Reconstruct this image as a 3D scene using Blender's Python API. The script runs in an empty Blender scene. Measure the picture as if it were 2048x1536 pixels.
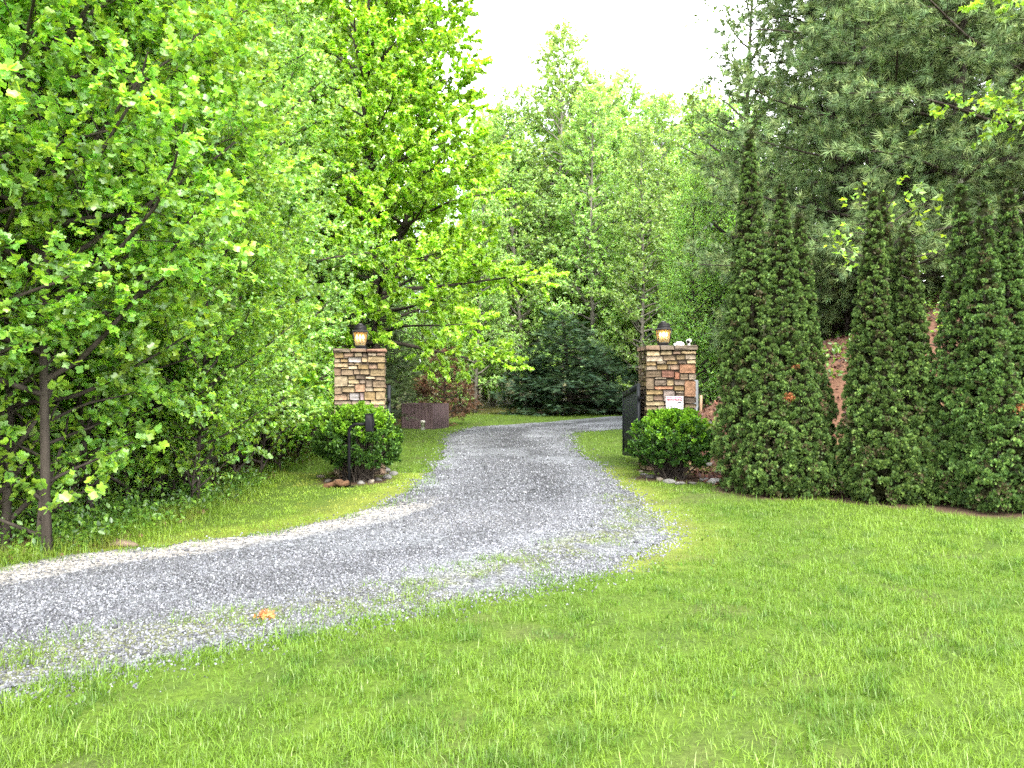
import bpy, math, random
import numpy as np
from mathutils import Vector, Matrix

SC = bpy.context.scene
COL = SC.collection
RAD = math.radians

# ------------------------------------------------------------------ camera, sky, sun, exposure
EYE = 1.5
FPX = 1547.0
cam_d = bpy.data.cameras.new('camera')
cam_d.sensor_width = 36.0
cam_d.lens = 36.0 * FPX / 2048.0
cam_d.clip_start = 0.05
cam_d.clip_end = 2000.0
cam = bpy.data.objects.new('camera', cam_d)
cam.location = (0, 0, EYE)
cam.rotation_euler = (RAD(90), 0, 0)
COL.objects.link(cam)
SC.camera = cam

SUN_EL, SUN_AZ = 48.0, 160.0     # azimuth measured from +Y (ahead) towards +X (right)
world = bpy.data.worlds.new('World')
SC.world = world
world.use_nodes = True
nt = world.node_tree
nt.nodes.clear()
wo = nt.nodes.new('ShaderNodeOutputWorld')
bg = nt.nodes.new('ShaderNodeBackground')
sky = nt.nodes.new('ShaderNodeTexSky')
sky.sky_type = 'NISHITA'
sky.sun_disc = False
sky.sun_elevation = RAD(SUN_EL)
sky.sun_rotation = RAD(SUN_AZ)
sky.air_density = 1.0
sky.dust_density = 2.5
tc = nt.nodes.new('ShaderNodeTexCoord')
cn = nt.nodes.new('ShaderNodeTexNoise')
cn.inputs['Scale'].default_value = 2.6
cn.inputs['Detail'].default_value = 6.0
cr = nt.nodes.new('ShaderNodeValToRGB')
cr.color_ramp.elements[0].position = 0.36
cr.color_ramp.elements[0].color = (0.25, 0.25, 0.25, 1)
cr.color_ramp.elements[1].position = 0.50
cr.color_ramp.elements[1].color = (1, 1, 1, 1)
cc = nt.nodes.new('ShaderNodeValToRGB')
cc.color_ramp.elements[0].position = 0.35
cc.color_ramp.elements[0].color = (0.93, 0.92, 0.97, 1)
cc.color_ramp.elements[1].position = 0.7
cc.color_ramp.elements[1].color = (1.0, 1.0, 1.0, 1)
cm = nt.nodes.new('ShaderNodeMixRGB')
cm.blend_type = 'MULTIPLY'
cm.inputs[0].default_value = 1.0
cm.inputs[2].default_value = (8.6, 8.6, 8.8, 1)
mx = nt.nodes.new('ShaderNodeMixRGB')
nt.links.new(tc.outputs['Generated'], cn.inputs['Vector'])
nt.links.new(cn.outputs['Fac'], cr.inputs['Fac'])
nt.links.new(cn.outputs['Fac'], cc.inputs['Fac'])
nt.links.new(cc.outputs['Color'], cm.inputs[1])
nt.links.new(cr.outputs['Color'], mx.inputs[0])
nt.links.new(sky.outputs['Color'], mx.inputs[1])
nt.links.new(cm.outputs['Color'], mx.inputs[2])
nt.links.new(mx.outputs['Color'], bg.inputs['Color'])
bg.inputs['Strength'].default_value = 0.13
nt.links.new(bg.outputs['Background'], wo.inputs['Surface'])

sun_d = bpy.data.lights.new('sun', 'SUN')
sun_d.energy = 1.4
sun_d.angle = RAD(30)
sun_d.color = (1.0, 0.95, 0.86)
sun = bpy.data.objects.new('sun', sun_d)
_el, _az = RAD(SUN_EL), RAD(SUN_AZ)
_dir = Vector((math.cos(_el) * math.sin(_az), math.cos(_el) * math.cos(_az), math.sin(_el)))
sun.rotation_euler = _dir.to_track_quat('Z', 'Y').to_euler()
sun.location = (0, 0, 40)
COL.objects.link(sun)

vs = SC.view_settings
SC.display_settings.display_device = 'sRGB'
vs.view_transform = 'Standard'
vs.look = 'None'
vs.gamma = 1.0
vs.use_curve_mapping = False
vs.exposure = 2.8
SC.cycles.max_bounces = 12
SC.cycles.diffuse_bounces = 8
SC.cycles.glossy_bounces = 2
SC.cycles.transmission_bounces = 10
SC.cycles.transparent_max_bounces = 8
SC.cycles.sample_clamp_indirect = 6.0
SC.cycles.use_denoising = False
SC.cycles.denoiser = 'OPENIMAGEDENOISE'
SC.cycles.caustics_reflective = False
SC.cycles.caustics_refractive = False

# ------------------------------------------------------------------ helpers
def rngs(seed):
    return np.random.default_rng(seed)


def unit(a):
    return a / np.maximum(np.linalg.norm(a, axis=-1, keepdims=True), 1e-9)


def px(x, y, z=0.0):
    """ground point seen at a photo pixel"""
    d = (EYE - z) * FPX / (y - 768.0)
    return ((x - 1024.0) * d / FPX, d)


_perm = rngs(77).random((64, 64))


def vnoise(x, y, s=1.0):
    """tileable value noise 0..1"""
    x = np.asarray(x) * s
    y = np.asarray(y) * s
    xi, yi = np.floor(x).astype(int), np.floor(y).astype(int)
    fx, fy = x - xi, y - yi
    fx = fx * fx * (3 - 2 * fx)
    fy = fy * fy * (3 - 2 * fy)
    a = _perm[xi % 64, yi % 64]
    b = _perm[(xi + 1) % 64, yi % 64]
    c = _perm[xi % 64, (yi + 1) % 64]
    d = _perm[(xi + 1) % 64, (yi + 1) % 64]
    return (a * (1 - fx) + b * fx) * (1 - fy) + (c * (1 - fx) + d * fx) * fy


def fbm(x, y, s=1.0, o=4):
    t, amp, tot = 0, 1.0, 0
    for i in range(o):
        t = t + amp * vnoise(np.asarray(x) + 13.7 * i, np.asarray(y) + 7.3 * i, s * 2 ** i)
        tot += amp
        amp *= 0.5
    return t / tot


def sstep(a, b, x):
    t = np.clip((np.asarray(x, float) - a) / (b - a), 0, 1)
    return t * t * (3 - 2 * t)


class Buf:
    """collects vertices, faces and a colour per vertex; links them as ONE mesh object"""
    def __init__(s):
        s.v, s.c, s.f, s.n = [], [], {}, 0

    def add(s, v, faces, col=(1, 1, 1)):
        v = np.asarray(v, float).reshape(-1, 3)
        col = np.asarray(col, float)
        if col.ndim == 1:
            col = np.tile(col[:3], (len(v), 1))
        s.v.append(v)
        s.c.append(col[:, :3])
        for f in (faces if isinstance(faces, list) else [faces]):
            f = np.asarray(f, int)
            if f.size:
                s.f.setdefault(f.shape[1], []).append(f + s.n)
        s.n += len(v)

    def stamp(s, tv, tfaces, O, X, Y, Z, col):
        """copy a template (tv, tfaces) at frames O,X,Y,Z (already scaled)"""
        N, k = len(O), len(tv)
        if N == 0:
            return
        V = (O[:, None, :] + tv[None, :, 0:1] * X[:, None, :] + tv[None, :, 1:2] * Y[:, None, :]
             + tv[None, :, 2:3] * Z[:, None, :]).reshape(-1, 3)
        offs = (np.arange(N) * k)[:, None, None]
        F = [(np.asarray(f)[None] + offs).reshape(-1, np.asarray(f).shape[1]) for f in tfaces]
        if col.ndim == 2 and len(col) == N:
            C = np.repeat(col, k, axis=0)
        else:
            C = col.reshape(-1, 3)
        s.add(V, F, C)

    def mesh(s, name, smooth=False):
        me = bpy.data.meshes.new(name)
        V = np.concatenate(s.v)
        C = np.concatenate(s.c)
        loops, starts, totals = [], [], []
        at = 0
        for k, lst in s.f.items():
            F = np.concatenate(lst)
            loops.append(F.reshape(-1))
            starts.append(at + np.arange(len(F)) * k)
            totals.append(np.full(len(F), k))
            at += F.size
        loops = np.concatenate(loops).astype(np.int32)
        starts = np.concatenate(starts).astype(np.int32)
        totals = np.concatenate(totals).astype(np.int32)
        me.vertices.add(len(V))
        me.vertices.foreach_set('co', V.astype(np.float32).ravel())
        me.loops.add(len(loops))
        me.loops.foreach_set('vertex_index', loops)
        me.polygons.add(len(starts))
        me.polygons.foreach_set('loop_start', starts)
        if smooth:
            me.polygons.foreach_set('use_smooth', np.ones(len(starts), bool))
        ca = me.color_attributes.new('Col', 'FLOAT_COLOR', 'POINT')
        C4 = np.concatenate([C, np.ones((len(C), 1))], 1).astype(np.float32)
        ca.data.foreach_set('color', C4.ravel())
        me.update(calc_edges=True)
        me.validate()
        return me

    def build(s, name, mat, parent=None, smooth=False):
        me = s.mesh(name, smooth)
        me.materials.append(mat)
        o = bpy.data.objects.new(name, me)
        COL.objects.link(o)
        if parent is not None:
            o.parent = parent
        return o


def tag(o, label=None, cat=None, group=None, kind=None):
    if label:
        o['label'] = label
    if cat:
        o['category'] = cat
    if group:
        o['group'] = group
    if kind:
        o['kind'] = kind
    return o


def thing(name, label, cat, loc=(0, 0, 0), rz=0.0, group=None, scale=1.0):
    o = bpy.data.objects.new(name, None)
    o.empty_display_size = 0.2
    COL.objects.link(o)
    o.location = loc
    o.rotation_euler = (0, 0, rz)
    o.scale = (scale,) * 3 if not hasattr(scale, '__len__') else scale
    return tag(o, label, cat, group)


def dup(root, loc, rz=0.0, scale=1.0, label=None, group=None, tilt=(0, 0)):
    r = root.copy()
    COL.objects.link(r)
    r.location = loc
    r.rotation_euler = (tilt[0], tilt[1], rz)
    r.scale = (scale,) * 3 if not hasattr(scale, '__len__') else scale
    if label:
        r['label'] = label
    if group:
        r['group'] = group
    for ch in list(root.children):
        c = ch.copy()
        COL.objects.link(c)
        c.parent = r
        for g in list(ch.children):
            d = g.copy()
            COL.objects.link(d)
            d.parent = c
    return r


def box(b, c, s, col=(1, 1, 1), R=None, taper=1.0):
    """box centre c size s; top scaled by taper"""
    x, y, z = s[0] / 2, s[1] / 2, s[2] / 2
    t = taper
    v = np.array([(-x, -y, -z), (x, -y, -z), (x, y, -z), (-x, y, -z),
                  (-x * t, -y * t, z), (x * t, -y * t, z), (x * t, y * t, z), (-x * t, y * t, z)])
    if R is not None:
        v = v @ np.asarray(R).T
    f = [(0, 3, 2, 1), (4, 5, 6, 7), (0, 1, 5, 4), (1, 2, 6, 5), (2, 3, 7, 6), (3, 0, 4, 7)]
    b.add(v + np.asarray(c), np.array(f), col)


def bevbox(b, c, s, bev=0.01, col=(1, 1, 1), R=None):
    """box with chamfered vertical and horizontal edges (24 verts)"""
    h = np.array(s) / 2
    vs_, idx = [], {}
    for sx in (-1, 1):
        for sy in (-1, 1):
            for sz in (-1, 1):
                for ax in range(3):
                    p = np.array([sx, sy, sz]) * (h - bev)
                    p[ax] = (sx, sy, sz)[ax] * h[ax]
                    idx[(sx, sy, sz, ax)] = len(vs_)
                    vs_.append(p)
    quads, tris = [], []
    for ax in range(3):
        o = [a for a in range(3) if a != ax]
        for sg in (-1, 1):
            q = []
            for (a, c2) in ((-1, -1), (1, -1), (1, 1), (-1, 1)):
                k = [0, 0, 0]
                k[ax] = sg
                k[o[0]] = a
                k[o[1]] = c2
                q.append(idx[(k[0], k[1], k[2], ax)])
            quads.append(q)
    for ax in range(3):
        o = [a for a in range(3) if a != ax]
        for a in (-1, 1):
            for c2 in (-1, 1):
                k0, k1 = [0, 0, 0], [0, 0, 0]
                k0[ax], k1[ax] = -1, 1
                k0[o[0]] = k1[o[0]] = a
                k0[o[1]] = k1[o[1]] = c2
                quads.append([idx[(*k0, o[0])], idx[(*k1, o[0])], idx[(*k1, o[1])], idx[(*k0, o[1])]])
    for sx in (-1, 1):
        for sy in (-1, 1):
            for sz in (-1, 1):
                tris.append([idx[(sx, sy, sz, 0)], idx[(sx, sy, sz, 1)], idx[(sx, sy, sz, 2)]])
    v = np.array(vs_)
    if R is not None:
        v = v @ np.asarray(R).T
    b.add(v + np.asarray(c), [np.array(quads), np.array(tris)], col)


def tube(b, pts, rad, sides=6, col=(1, 1, 1), cap=True):
    pts = np.asarray(pts, float)
    n = len(pts)
    rad = np.broadcast_to(np.asarray(rad, float), (n,))
    T = unit(np.gradient(pts, axis=0))
    ref = np.array([0.31, 0.87, 0.38]) if abs(T[0, 2]) > 0.7 else np.array([0.05, 0.1, 1.0])
    U = unit(np.cross(T, ref))
    W = np.cross(T, U)
    a = np.arange(sides) * 2 * np.pi / sides
    v = pts[:, None, :] + rad[:, None, None] * (np.cos(a)[None, :, None] * U[:, None, :] + np.sin(a)[None, :, None] * W[:, None, :])
    v = v.reshape(-1, 3)
    i, j = np.meshgrid(np.arange(n - 1), np.arange(sides), indexing='ij')
    i, j = i.ravel(), j.ravel()
    j2 = (j + 1) % sides
    q = np.stack([i * sides + j, i * sides + j2, (i + 1) * sides + j2, (i + 1) * sides + j], 1)
    fs = [q]
    if cap and sides > 3:
        fs.append(np.array([np.arange(sides)[::-1], (n - 1) * sides + np.arange(sides)]))
    b.add(v, fs, col)


def lathe(b, prof, sides=12, col=(1, 1, 1), c=(0, 0, 0)):
    """prof: list of (radius, z)"""
    prof = np.asarray(prof, float)
    a = np.arange(sides) * 2 * np.pi / sides
    v = np.stack([prof[:, 0:1] * np.cos(a)[None], prof[:, 0:1] * np.sin(a)[None],
                  np.repeat(prof[:, 1:2], sides, 1)], -1).reshape(-1, 3) + np.asarray(c)
    n = len(prof)
    i, j = np.meshgrid(np.arange(n - 1), np.arange(sides), indexing='ij')
    i, j = i.ravel(), j.ravel()
    j2 = (j + 1) % sides
    b.add(v, [np.stack([i * sides + j, i * sides + j2, (i + 1) * sides + j2, (i + 1) * sides + j], 1),
              np.array([np.arange(sides)[::-1], (n - 1) * sides + np.arange(sides)])], col)


def rock(b, c, s, seed, col, sub=2):
    r = rngs(seed)
    import bmesh
    bm = bmesh.new()
    bmesh.ops.create_icosphere(bm, subdivisions=sub, radius=1)
    bm.verts.ensure_lookup_table()
    v = np.array([x.co[:] for x in bm.verts])
    f = np.array([[q.index for q in x.verts] for x in bm.faces])
    bm.free()
    dirs = unit(r.normal(size=(9, 3)))
    for d_ in dirs:   # cut facets
        k = r.uniform(0.55, 0.85)
        t = v @ d_
        v = v - np.maximum(t - k, 0)[:, None] * d_
    v = v + 0.03 * r.normal(size=v.shape)
    a = r.uniform(0, 6.28)
    R = np.array([[math.cos(a), -math.sin(a), 0], [math.sin(a), math.cos(a), 0], [0, 0, 1]])
    b.add((v * np.asarray(s)) @ R.T + np.asarray(c), f, np.asarray(col) * (1 + 0.15 * r.normal(size=(len(v), 1))))


# ------------------------------------------------------------------ materials
def new_mat(name):
    m = bpy.data.materials.new(name)
    m.use_nodes = True
    t = m.node_tree
    t.nodes.clear()
    out = t.nodes.new('ShaderNodeOutputMaterial')
    return m, t, out


def foliage(name, trans=0.42, tcol=(1.25, 1.15, 0.55), gloss=0.05, vary=0.14, rough=0.45):
    m, t, out = new_mat(name)
    ca = t.nodes.new('ShaderNodeVertexColor')
    ca.layer_name = 'Col'
    oi = t.nodes.new('ShaderNodeObjectInfo')
    mr = t.nodes.new('ShaderNodeMapRange')
    mr.inputs['To Min'].default_value = 1 - vary
    mr.inputs['To Max'].default_value = 1 + vary
    hs = t.nodes.new('ShaderNodeHueSaturation')
    mh = t.nodes.new('ShaderNodeMapRange')
    mh.inputs['To Min'].default_value = 0.492
    mh.inputs['To Max'].default_value = 0.508
    t.links.new(oi.outputs['Random'], mr.inputs['Value'])
    t.links.new(oi.outputs['Random'], mh.inputs['Value'])
    t.links.new(mr.outputs['Result'], hs.inputs['Value'])
    t.links.new(mh.outputs['Result'], hs.inputs['Hue'])
    t.links.new(ca.outputs['Color'], hs.inputs['Color'])
    df = t.nodes.new('ShaderNodeBsdfDiffuse')
    tr = t.nodes.new('ShaderNodeBsdfTranslucent')
    mu = t.nodes.new('ShaderNodeMixRGB')
    mu.blend_type = 'MULTIPLY'
    mu.inputs[0].default_value = 1
    mu.inputs[2].default_value = (*tcol, 1)
    gl = t.nodes.new('ShaderNodeBsdfGlossy')
    gl.inputs['Roughness'].default_value = rough
    gl.inputs['Color'].default_value = (0.9, 0.95, 0.9, 1)
    m1 = t.nodes.new('ShaderNodeMixShader')
    m1.inputs[0].default_value = trans
    m2 = t.nodes.new('ShaderNodeMixShader')
    m2.inputs[0].default_value = gloss
    t.links.new(hs.outputs['Color'], df.inputs['Color'])
    t.links.new(hs.outputs['Color'], mu.inputs[1])
    t.links.new(mu.outputs['Color'], tr.inputs['Color'])
    t.links.new(df.outputs[0], m1.inputs[1])
    t.links.new(tr.outputs[0], m1.inputs[2])
    t.links.new(m1.outputs[0], m2.inputs[1])
    t.links.new(gl.outputs[0], m2.inputs[2])
    t.links.new(m2.outputs[0], out.inputs['Surface'])
    return m


def solid(name, col, rough=0.7, metal=0.0, noise=0.25, nscale=12.0, bump=0.0, bscale=40.0, vcol=False, spec=0.3, stretch=None):
    m, t, out = new_mat(name)
    p = t.nodes.new('ShaderNodeBsdfPrincipled')
    p.inputs['Roughness'].default_value = rough
    p.inputs['Metallic'].default_value = metal
    p.inputs['Specular IOR Level'].default_value = spec
    co = t.nodes.new('ShaderNodeTexCoord')
    vec = co.outputs['Object']
    if stretch:
        mp = t.nodes.new('ShaderNodeMapping')
        mp.inputs['Scale'].default_value = stretch
        t.links.new(vec, mp.inputs['Vector'])
        vec = mp.outputs['Vector']
    nz = t.nodes.new('ShaderNodeTexNoise')
    nz.inputs['Scale'].default_value = nscale
    nz.inputs['Detail'].default_value = 6
    nz.inputs['Roughness'].default_value = 0.65
    t.links.new(vec, nz.inputs['Vector'])
    mr = t.nodes.new('ShaderNodeMapRange')
    mr.inputs['From Min'].default_value = 0.3
    mr.inputs['From Max'].default_value = 0.7
    mr.inputs['To Min'].default_value = 1 - noise
    mr.inputs['To Max'].default_value = 1 + noise
    t.links.new(nz.outputs['Fac'], mr.inputs['Value'])
    mu = t.nodes.new('ShaderNodeMixRGB')
    mu.blend_type = 'MULTIPLY'
    mu.inputs[0].default_value = 1
    if vcol:
        ca = t.nodes.new('ShaderNodeVertexColor')
        ca.layer_name = 'Col'
        m0 = t.nodes.new('ShaderNodeMixRGB')
        m0.blend_type = 'MULTIPLY'
        m0.inputs[0].default_value = 1
        m0.inputs[2].default_value = (*col, 1)
        t.links.new(ca.outputs['Color'], m0.inputs[1])
        t.links.new(m0.outputs['Color'], mu.inputs[1])
    else:
        mu.inputs[1].default_value = (*col, 1)
    t.links.new(mr.outputs['Result'], mu.inputs[2])
    t.links.new(mu.outputs['Color'], p.inputs['Base Color'])
    if bump:
        n2 = t.nodes.new('ShaderNodeTexNoise')
        n2.inputs['Scale'].default_value = bscale
        n2.inputs['Detail'].default_value = 8
        n2.inputs['Roughness'].default_value = 0.7
        t.links.new(vec, n2.inputs['Vector'])
        bp = t.nodes.new('ShaderNodeBump')
        bp.inputs['Strength'].default_value = bump
        bp.inputs['Distance'].default_value = 0.02
        t.links.new(n2.outputs['Fac'], bp.inputs['Height'])
        t.links.new(bp.outputs['Normal'], p.inputs['Normal'])
    t.links.new(p.outputs[0], out.inputs['Surface'])
    return m


M = {}
M['leaf'] = foliage('fresh_leaf', 0.48, gloss=0.045, rough=0.4)
M['leaf_far'] = foliage('canopy_leaf', 0.48, vary=0.16)
M['maple'] = foliage('maple_leaf', 0.45, vary=0.02)
M['needle'] = foliage('needle', 0.18, (1.1, 1.1, 0.7), 0.015, 0.12)
M['arbor'] = foliage('scale_spray', 0.16, (1.1, 1.15, 0.6), 0.012, 0.05)
M['bushleaf'] = foliage('bush_leaf', 0.3, (1.2, 1.15, 0.5), 0.018, 0.05, 0.4)
M['grass'] = foliage('grass_blade', 0.35, (1.15, 1.1, 0.6), 0.018, 0.0, 0.4)
M['bark'] = solid('bark', (0.055, 0.046, 0.037), 0.95, noise=0.45, nscale=9, bump=0.8, bscale=25, stretch=(1, 1, 0.25), spec=0.1)
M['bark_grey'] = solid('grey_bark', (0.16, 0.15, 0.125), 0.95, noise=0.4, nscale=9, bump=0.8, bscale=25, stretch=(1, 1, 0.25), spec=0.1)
M['stone'] = solid('fieldstone', (0.72, 0.72, 0.72), 0.9, noise=0.32, nscale=16, bump=0.7, bscale=45, vcol=True, spec=0.2)
M['mortar'] = solid('joint', (0.055, 0.042, 0.03), 1.0, noise=0.4, nscale=25, spec=0.1)
M['rock'] = solid('rock', (0.7, 0.7, 0.7), 0.95, noise=0.4, nscale=14, bump=0.8, bscale=30, vcol=True, spec=0.15)
M['black'] = solid('black_paint', (0.006, 0.006, 0.007), 0.5, noise=0.3, nscale=20, bump=0.1, spec=0.08)
M['gate'] = solid('dark_gate_paint', (0.009, 0.011, 0.013), 0.55, noise=0.25, nscale=10, spec=0.2)
M['bronze'] = solid('aged_bronze', (0.018, 0.017, 0.017), 0.5, 0.2, noise=0.4, nscale=30, spec=0.3)
M['brownwood'] = solid('brown_boards', (0.085, 0.058, 0.058), 0.85, noise=0.4, nscale=6, stretch=(6, 6, 0.6), bump=0.3, spec=0.15)
M['white'] = solid('white_plastic', (0.75, 0.75, 0.73), 0.45, noise=0.06)
M['pipe'] = solid('weathered_pvc', (0.62, 0.60, 0.52), 0.6, noise=0.15, nscale=8)
M['wood'] = solid('weathered_wood', (0.33, 0.22, 0.14), 0.9, noise=0.35, nscale=10, stretch=(1, 1, 0.2))
M['grey'] = solid('galvanised_grey', (0.11, 0.12, 0.125), 0.55, noise=0.2, nscale=6)
M['log'] = solid('rotting_wood', (0.11, 0.062, 0.035), 0.95, noise=0.5, nscale=14, bump=0.8, spec=0.1)
M['lens'] = solid('dark_lens', (0.01, 0.01, 0.012), 0.15, noise=0.05)
M['signwhite'] = solid('sign_white', (0.78, 0.78, 0.78), 0.5, noise=0.04)
M['signred'] = solid('sign_red', (0.62, 0.06, 0.12), 0.5, noise=0.06)
M['signink'] = solid('sign_ink', (0.02, 0.02, 0.025), 0.6, noise=0.05)
M['litter'] = solid('dry_leaf', (0.75, 0.75, 0.75), 0.9, noise=0.25, nscale=20, vcol=True, spec=0.1)
M['gravelstone'] = solid('crushed_stone', (1, 1, 1), 0.85, noise=0.3, nscale=60, vcol=True, spec=0.25)

# lamp glass and bulbs (these lamps are lit in the photo)
m, t, out = new_mat('lantern_glass')
tp = t.nodes.new('ShaderNodeBsdfTransparent')
tl = t.nodes.new('ShaderNodeBsdfTranslucent')
tl.inputs['Color'].default_value = (0.9, 0.68, 0.34, 1)
dfs = t.nodes.new('ShaderNodeBsdfDiffuse')
dfs.inputs['Color'].default_value = (0.22, 0.19, 0.12, 1)
gl = t.nodes.new('ShaderNodeBsdfGlossy')
gl.inputs['Roughness'].default_value = 0.05
ma, mb_, mc_ = (t.nodes.new('ShaderNodeMixShader') for _ in range(3))
ma.inputs[0].default_value = 0.5
mb_.inputs[0].default_value = 0.42
mc_.inputs[0].default_value = 0.05
t.links.new(tl.outputs[0], ma.inputs[1])
t.links.new(dfs.outputs[0], ma.inputs[2])
t.links.new(tp.outputs[0], mb_.inputs[1])
t.links.new(ma.outputs[0], mb_.inputs[2])
t.links.new(mb_.outputs[0], mc_.inputs[1])
t.links.new(gl.outputs[0], mc_.inputs[2])
t.links.new(mc_.outputs[0], out.inputs['Surface'])
M['glass'] = m
m, t, out = new_mat('bulb_glow')
em = t.nodes.new('ShaderNodeEmission')
em.inputs['Color'].default_value = (1.0, 0.56, 0.16, 1)
em.inputs['Strength'].default_value = 6.0
t.links.new(em.outputs[0], out.inputs['Surface'])
M['bulb'] = m
M['candle'] = solid('candle_sleeve', (0.55, 0.58, 0.52), 0.6, noise=0.05)

# ------------------------------------------------------------------ terrain
def bank_start(y):
    return 3.25 + np.maximum(0, np.asarray(y, float) - 17.5) * 0.5


def gz(x, y):
    """ground height"""
    x = np.asarray(x, float)
    y = np.asarray(y, float)
    z = 0.05 * (fbm(x + 50, y + 50, 0.55, 3) - 0.5) + 0.02 * (fbm(x + 9, y + 31, 2.7, 2) - 0.5)
    # bank on the right, behind the evergreens
    s = np.maximum(0, x - bank_start(y)) * sstep(11.0, 14.5, y)
    z = z + (np.minimum(0.80 * s, 1.76) + 0.42 * np.clip(s - 2.2, 0, 12)) * (0.85 + 0.3 * fbm(x, y, 0.35, 3)) * sstep(0, 0.6, s)
    # woods fall away on the left
    w = np.maximum(0, -4.4 - x)
    z = z - np.minimum(0.10 * w, 2.0) * sstep(0, 1.5, w)
    z = z + 0.03 * np.maximum(0, y - 42)
    return z


LEFT_PX = [(-600, 1250), (-200, 1176), (0, 1140), (200, 1107), (450, 1074), (640, 1044), (740, 1018), (800, 990), (845, 960),
           (872, 925), (885, 895), (888, 878), (905, 866), (940, 855), (1000, 850), (1080, 844.5), (1160, 838), (1245, 832),
           (1340, 828), (1460, 826)]
RIGHT_PX = [(1460, 850), (1340, 856), (1245, 859), (1165, 864), (1148, 870), (1155, 890), (1180, 915), (1220, 950), (1262, 990),
            (1300, 1030), (1328, 1055), (1333, 1075), (1300, 1098), (1240, 1125), (1150, 1152), (1050, 1176), (900, 1203), (700, 1244),
            (500, 1280), (300, 1320), (100, 1366), (0, 1390), (-200, 1438), (-600, 1560)]


def smooth_path(P, n=6):
    P = np.array(P, float)
    out = []
    for i in range(len(P) - 1):
        p0, p1, p2, p3 = P[max(i - 1, 0)], P[i], P[i + 1], P[min(i + 2, len(P) - 1)]
        for k in range(n):
            t = k / n
            out.append(0.5 * ((2 * p1) + (-p0 + p2) * t + (2 * p0 - 5 * p1 + 4 * p2 - p3) * t * t + (-p0 + 3 * p1 - 3 * p2 + p3) * t ** 3))
    out.append(P[-1])
    return np.array(out)


LEFT = smooth_path([px(*p) for p in LEFT_PX])
RIGHT = smooth_path([px(*p) for p in RIGHT_PX])
ROADPOLY = np.concatenate([LEFT, RIGHT])


def dist_path(x, y, P):
    x = np.asarray(x, float).ravel()
    y = np.asarray(y, float).ravel()
    best = np.full(len(x), 1e9)
    for i in range(len(P) - 1):
        a, b = P[i], P[i + 1]
        d = b - a
        L = d @ d
        if L < 1e-12:
            continue
        t = np.clip(((x - a[0]) * d[0] + (y - a[1]) * d[1]) / L, 0, 1)
        q = (x - a[0] - t * d[0]) ** 2 + (y - a[1] - t * d[1]) ** 2
        best = np.minimum(best, q)
    return np.sqrt(best)


def inside(x, y, P):
    x = np.asarray(x, float).ravel()
    y = np.asarray(y, float).ravel()
    c = np.zeros(len(x), bool)
    n = len(P)
    for i in range(n):
        (x1, y1), (x2, y2) = P[i], P[(i + 1) % n]
        if y1 == y2:
            continue
        k = ((y1 > y) != (y2 > y)) & (x < (x2 - x1) * (y - y1) / (y2 - y1) + x1)
        c ^= k
    return c


def road_sd(x, y):
    """signed distance to the drive's edge, positive on the drive"""
    d = dist_path(x, y, np.concatenate([ROADPOLY, ROADPOLY[:1]]))
    return np.where(inside(x, y, ROADPOLY), d, -d)


STRIP = smooth_path([px(*p) for p in [(-300, 1405), (0, 1342), (250, 1290), (450, 1252), (700, 1212), (900, 1178), (1050, 1130), (1180, 1085), (1270, 1040), (1250, 1000)]])
WOODS = smooth_path([(-6.0, 2.0), (-4.6, 5.6), px(0, 1132), px(190, 1097), px(330, 1052), px(480, 990), px(560, 940), (-4.1, 15.5), (-4.4, 20), (-4.2, 26), (-3.4, 31), (-2.0, 36)])


def woods_depth(x, y):
    """metres into the woods on the left (negative outside)"""
    y = np.asarray(y, float)
    e = np.interp(y, WOODS[:, 1], WOODS[:, 0])
    return e - np.asarray(x, float)


def axis(lo, hi, step, far, grow=1.22):
    a = list(np.arange(lo, hi + 1e-6, step))
    s, v = step, hi
    while v < far:
        s *= grow
        v += s
        a.append(v)
    s, v = step, lo
    pre = []
    while v > -far:
        s *= grow
        v -= s
        pre.append(v)
    return np.array(pre[::-1] + a)


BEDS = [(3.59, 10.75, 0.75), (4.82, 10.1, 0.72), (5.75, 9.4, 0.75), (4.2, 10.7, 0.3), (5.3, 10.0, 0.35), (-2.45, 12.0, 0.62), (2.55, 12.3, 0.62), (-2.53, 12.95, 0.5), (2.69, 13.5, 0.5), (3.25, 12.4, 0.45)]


WORN = [(px(720, 1425), 0.30, 0.05, 0.35), (px(830, 1398), 0.22, 0.04, 0.3), (px(1395, 1478), 0.12, 0.05, 0.0), (px(640, 1450), 0.10, 0.04, 0.2), (px(1720, 1500), 0.12, 0.07, 0.0), (px(930, 1440), 0.08, 0.05, 0.3)]


def worn(x, y):
    k = np.zeros(len(np.ravel(x)))
    for (cx, cy), a, b, t in WORN:
        u = (x - cx) * math.cos(t) + (y - cy) * math.sin(t)
        v = -(x - cx) * math.sin(t) + (y - cy) * math.cos(t)
        k = np.maximum(k, np.exp(-(u / a) ** 2 - (v / b) ** 2))
    return k


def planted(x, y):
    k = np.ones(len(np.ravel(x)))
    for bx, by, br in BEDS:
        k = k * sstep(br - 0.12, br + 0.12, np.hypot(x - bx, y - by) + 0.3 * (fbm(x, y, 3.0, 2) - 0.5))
    return k


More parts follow.
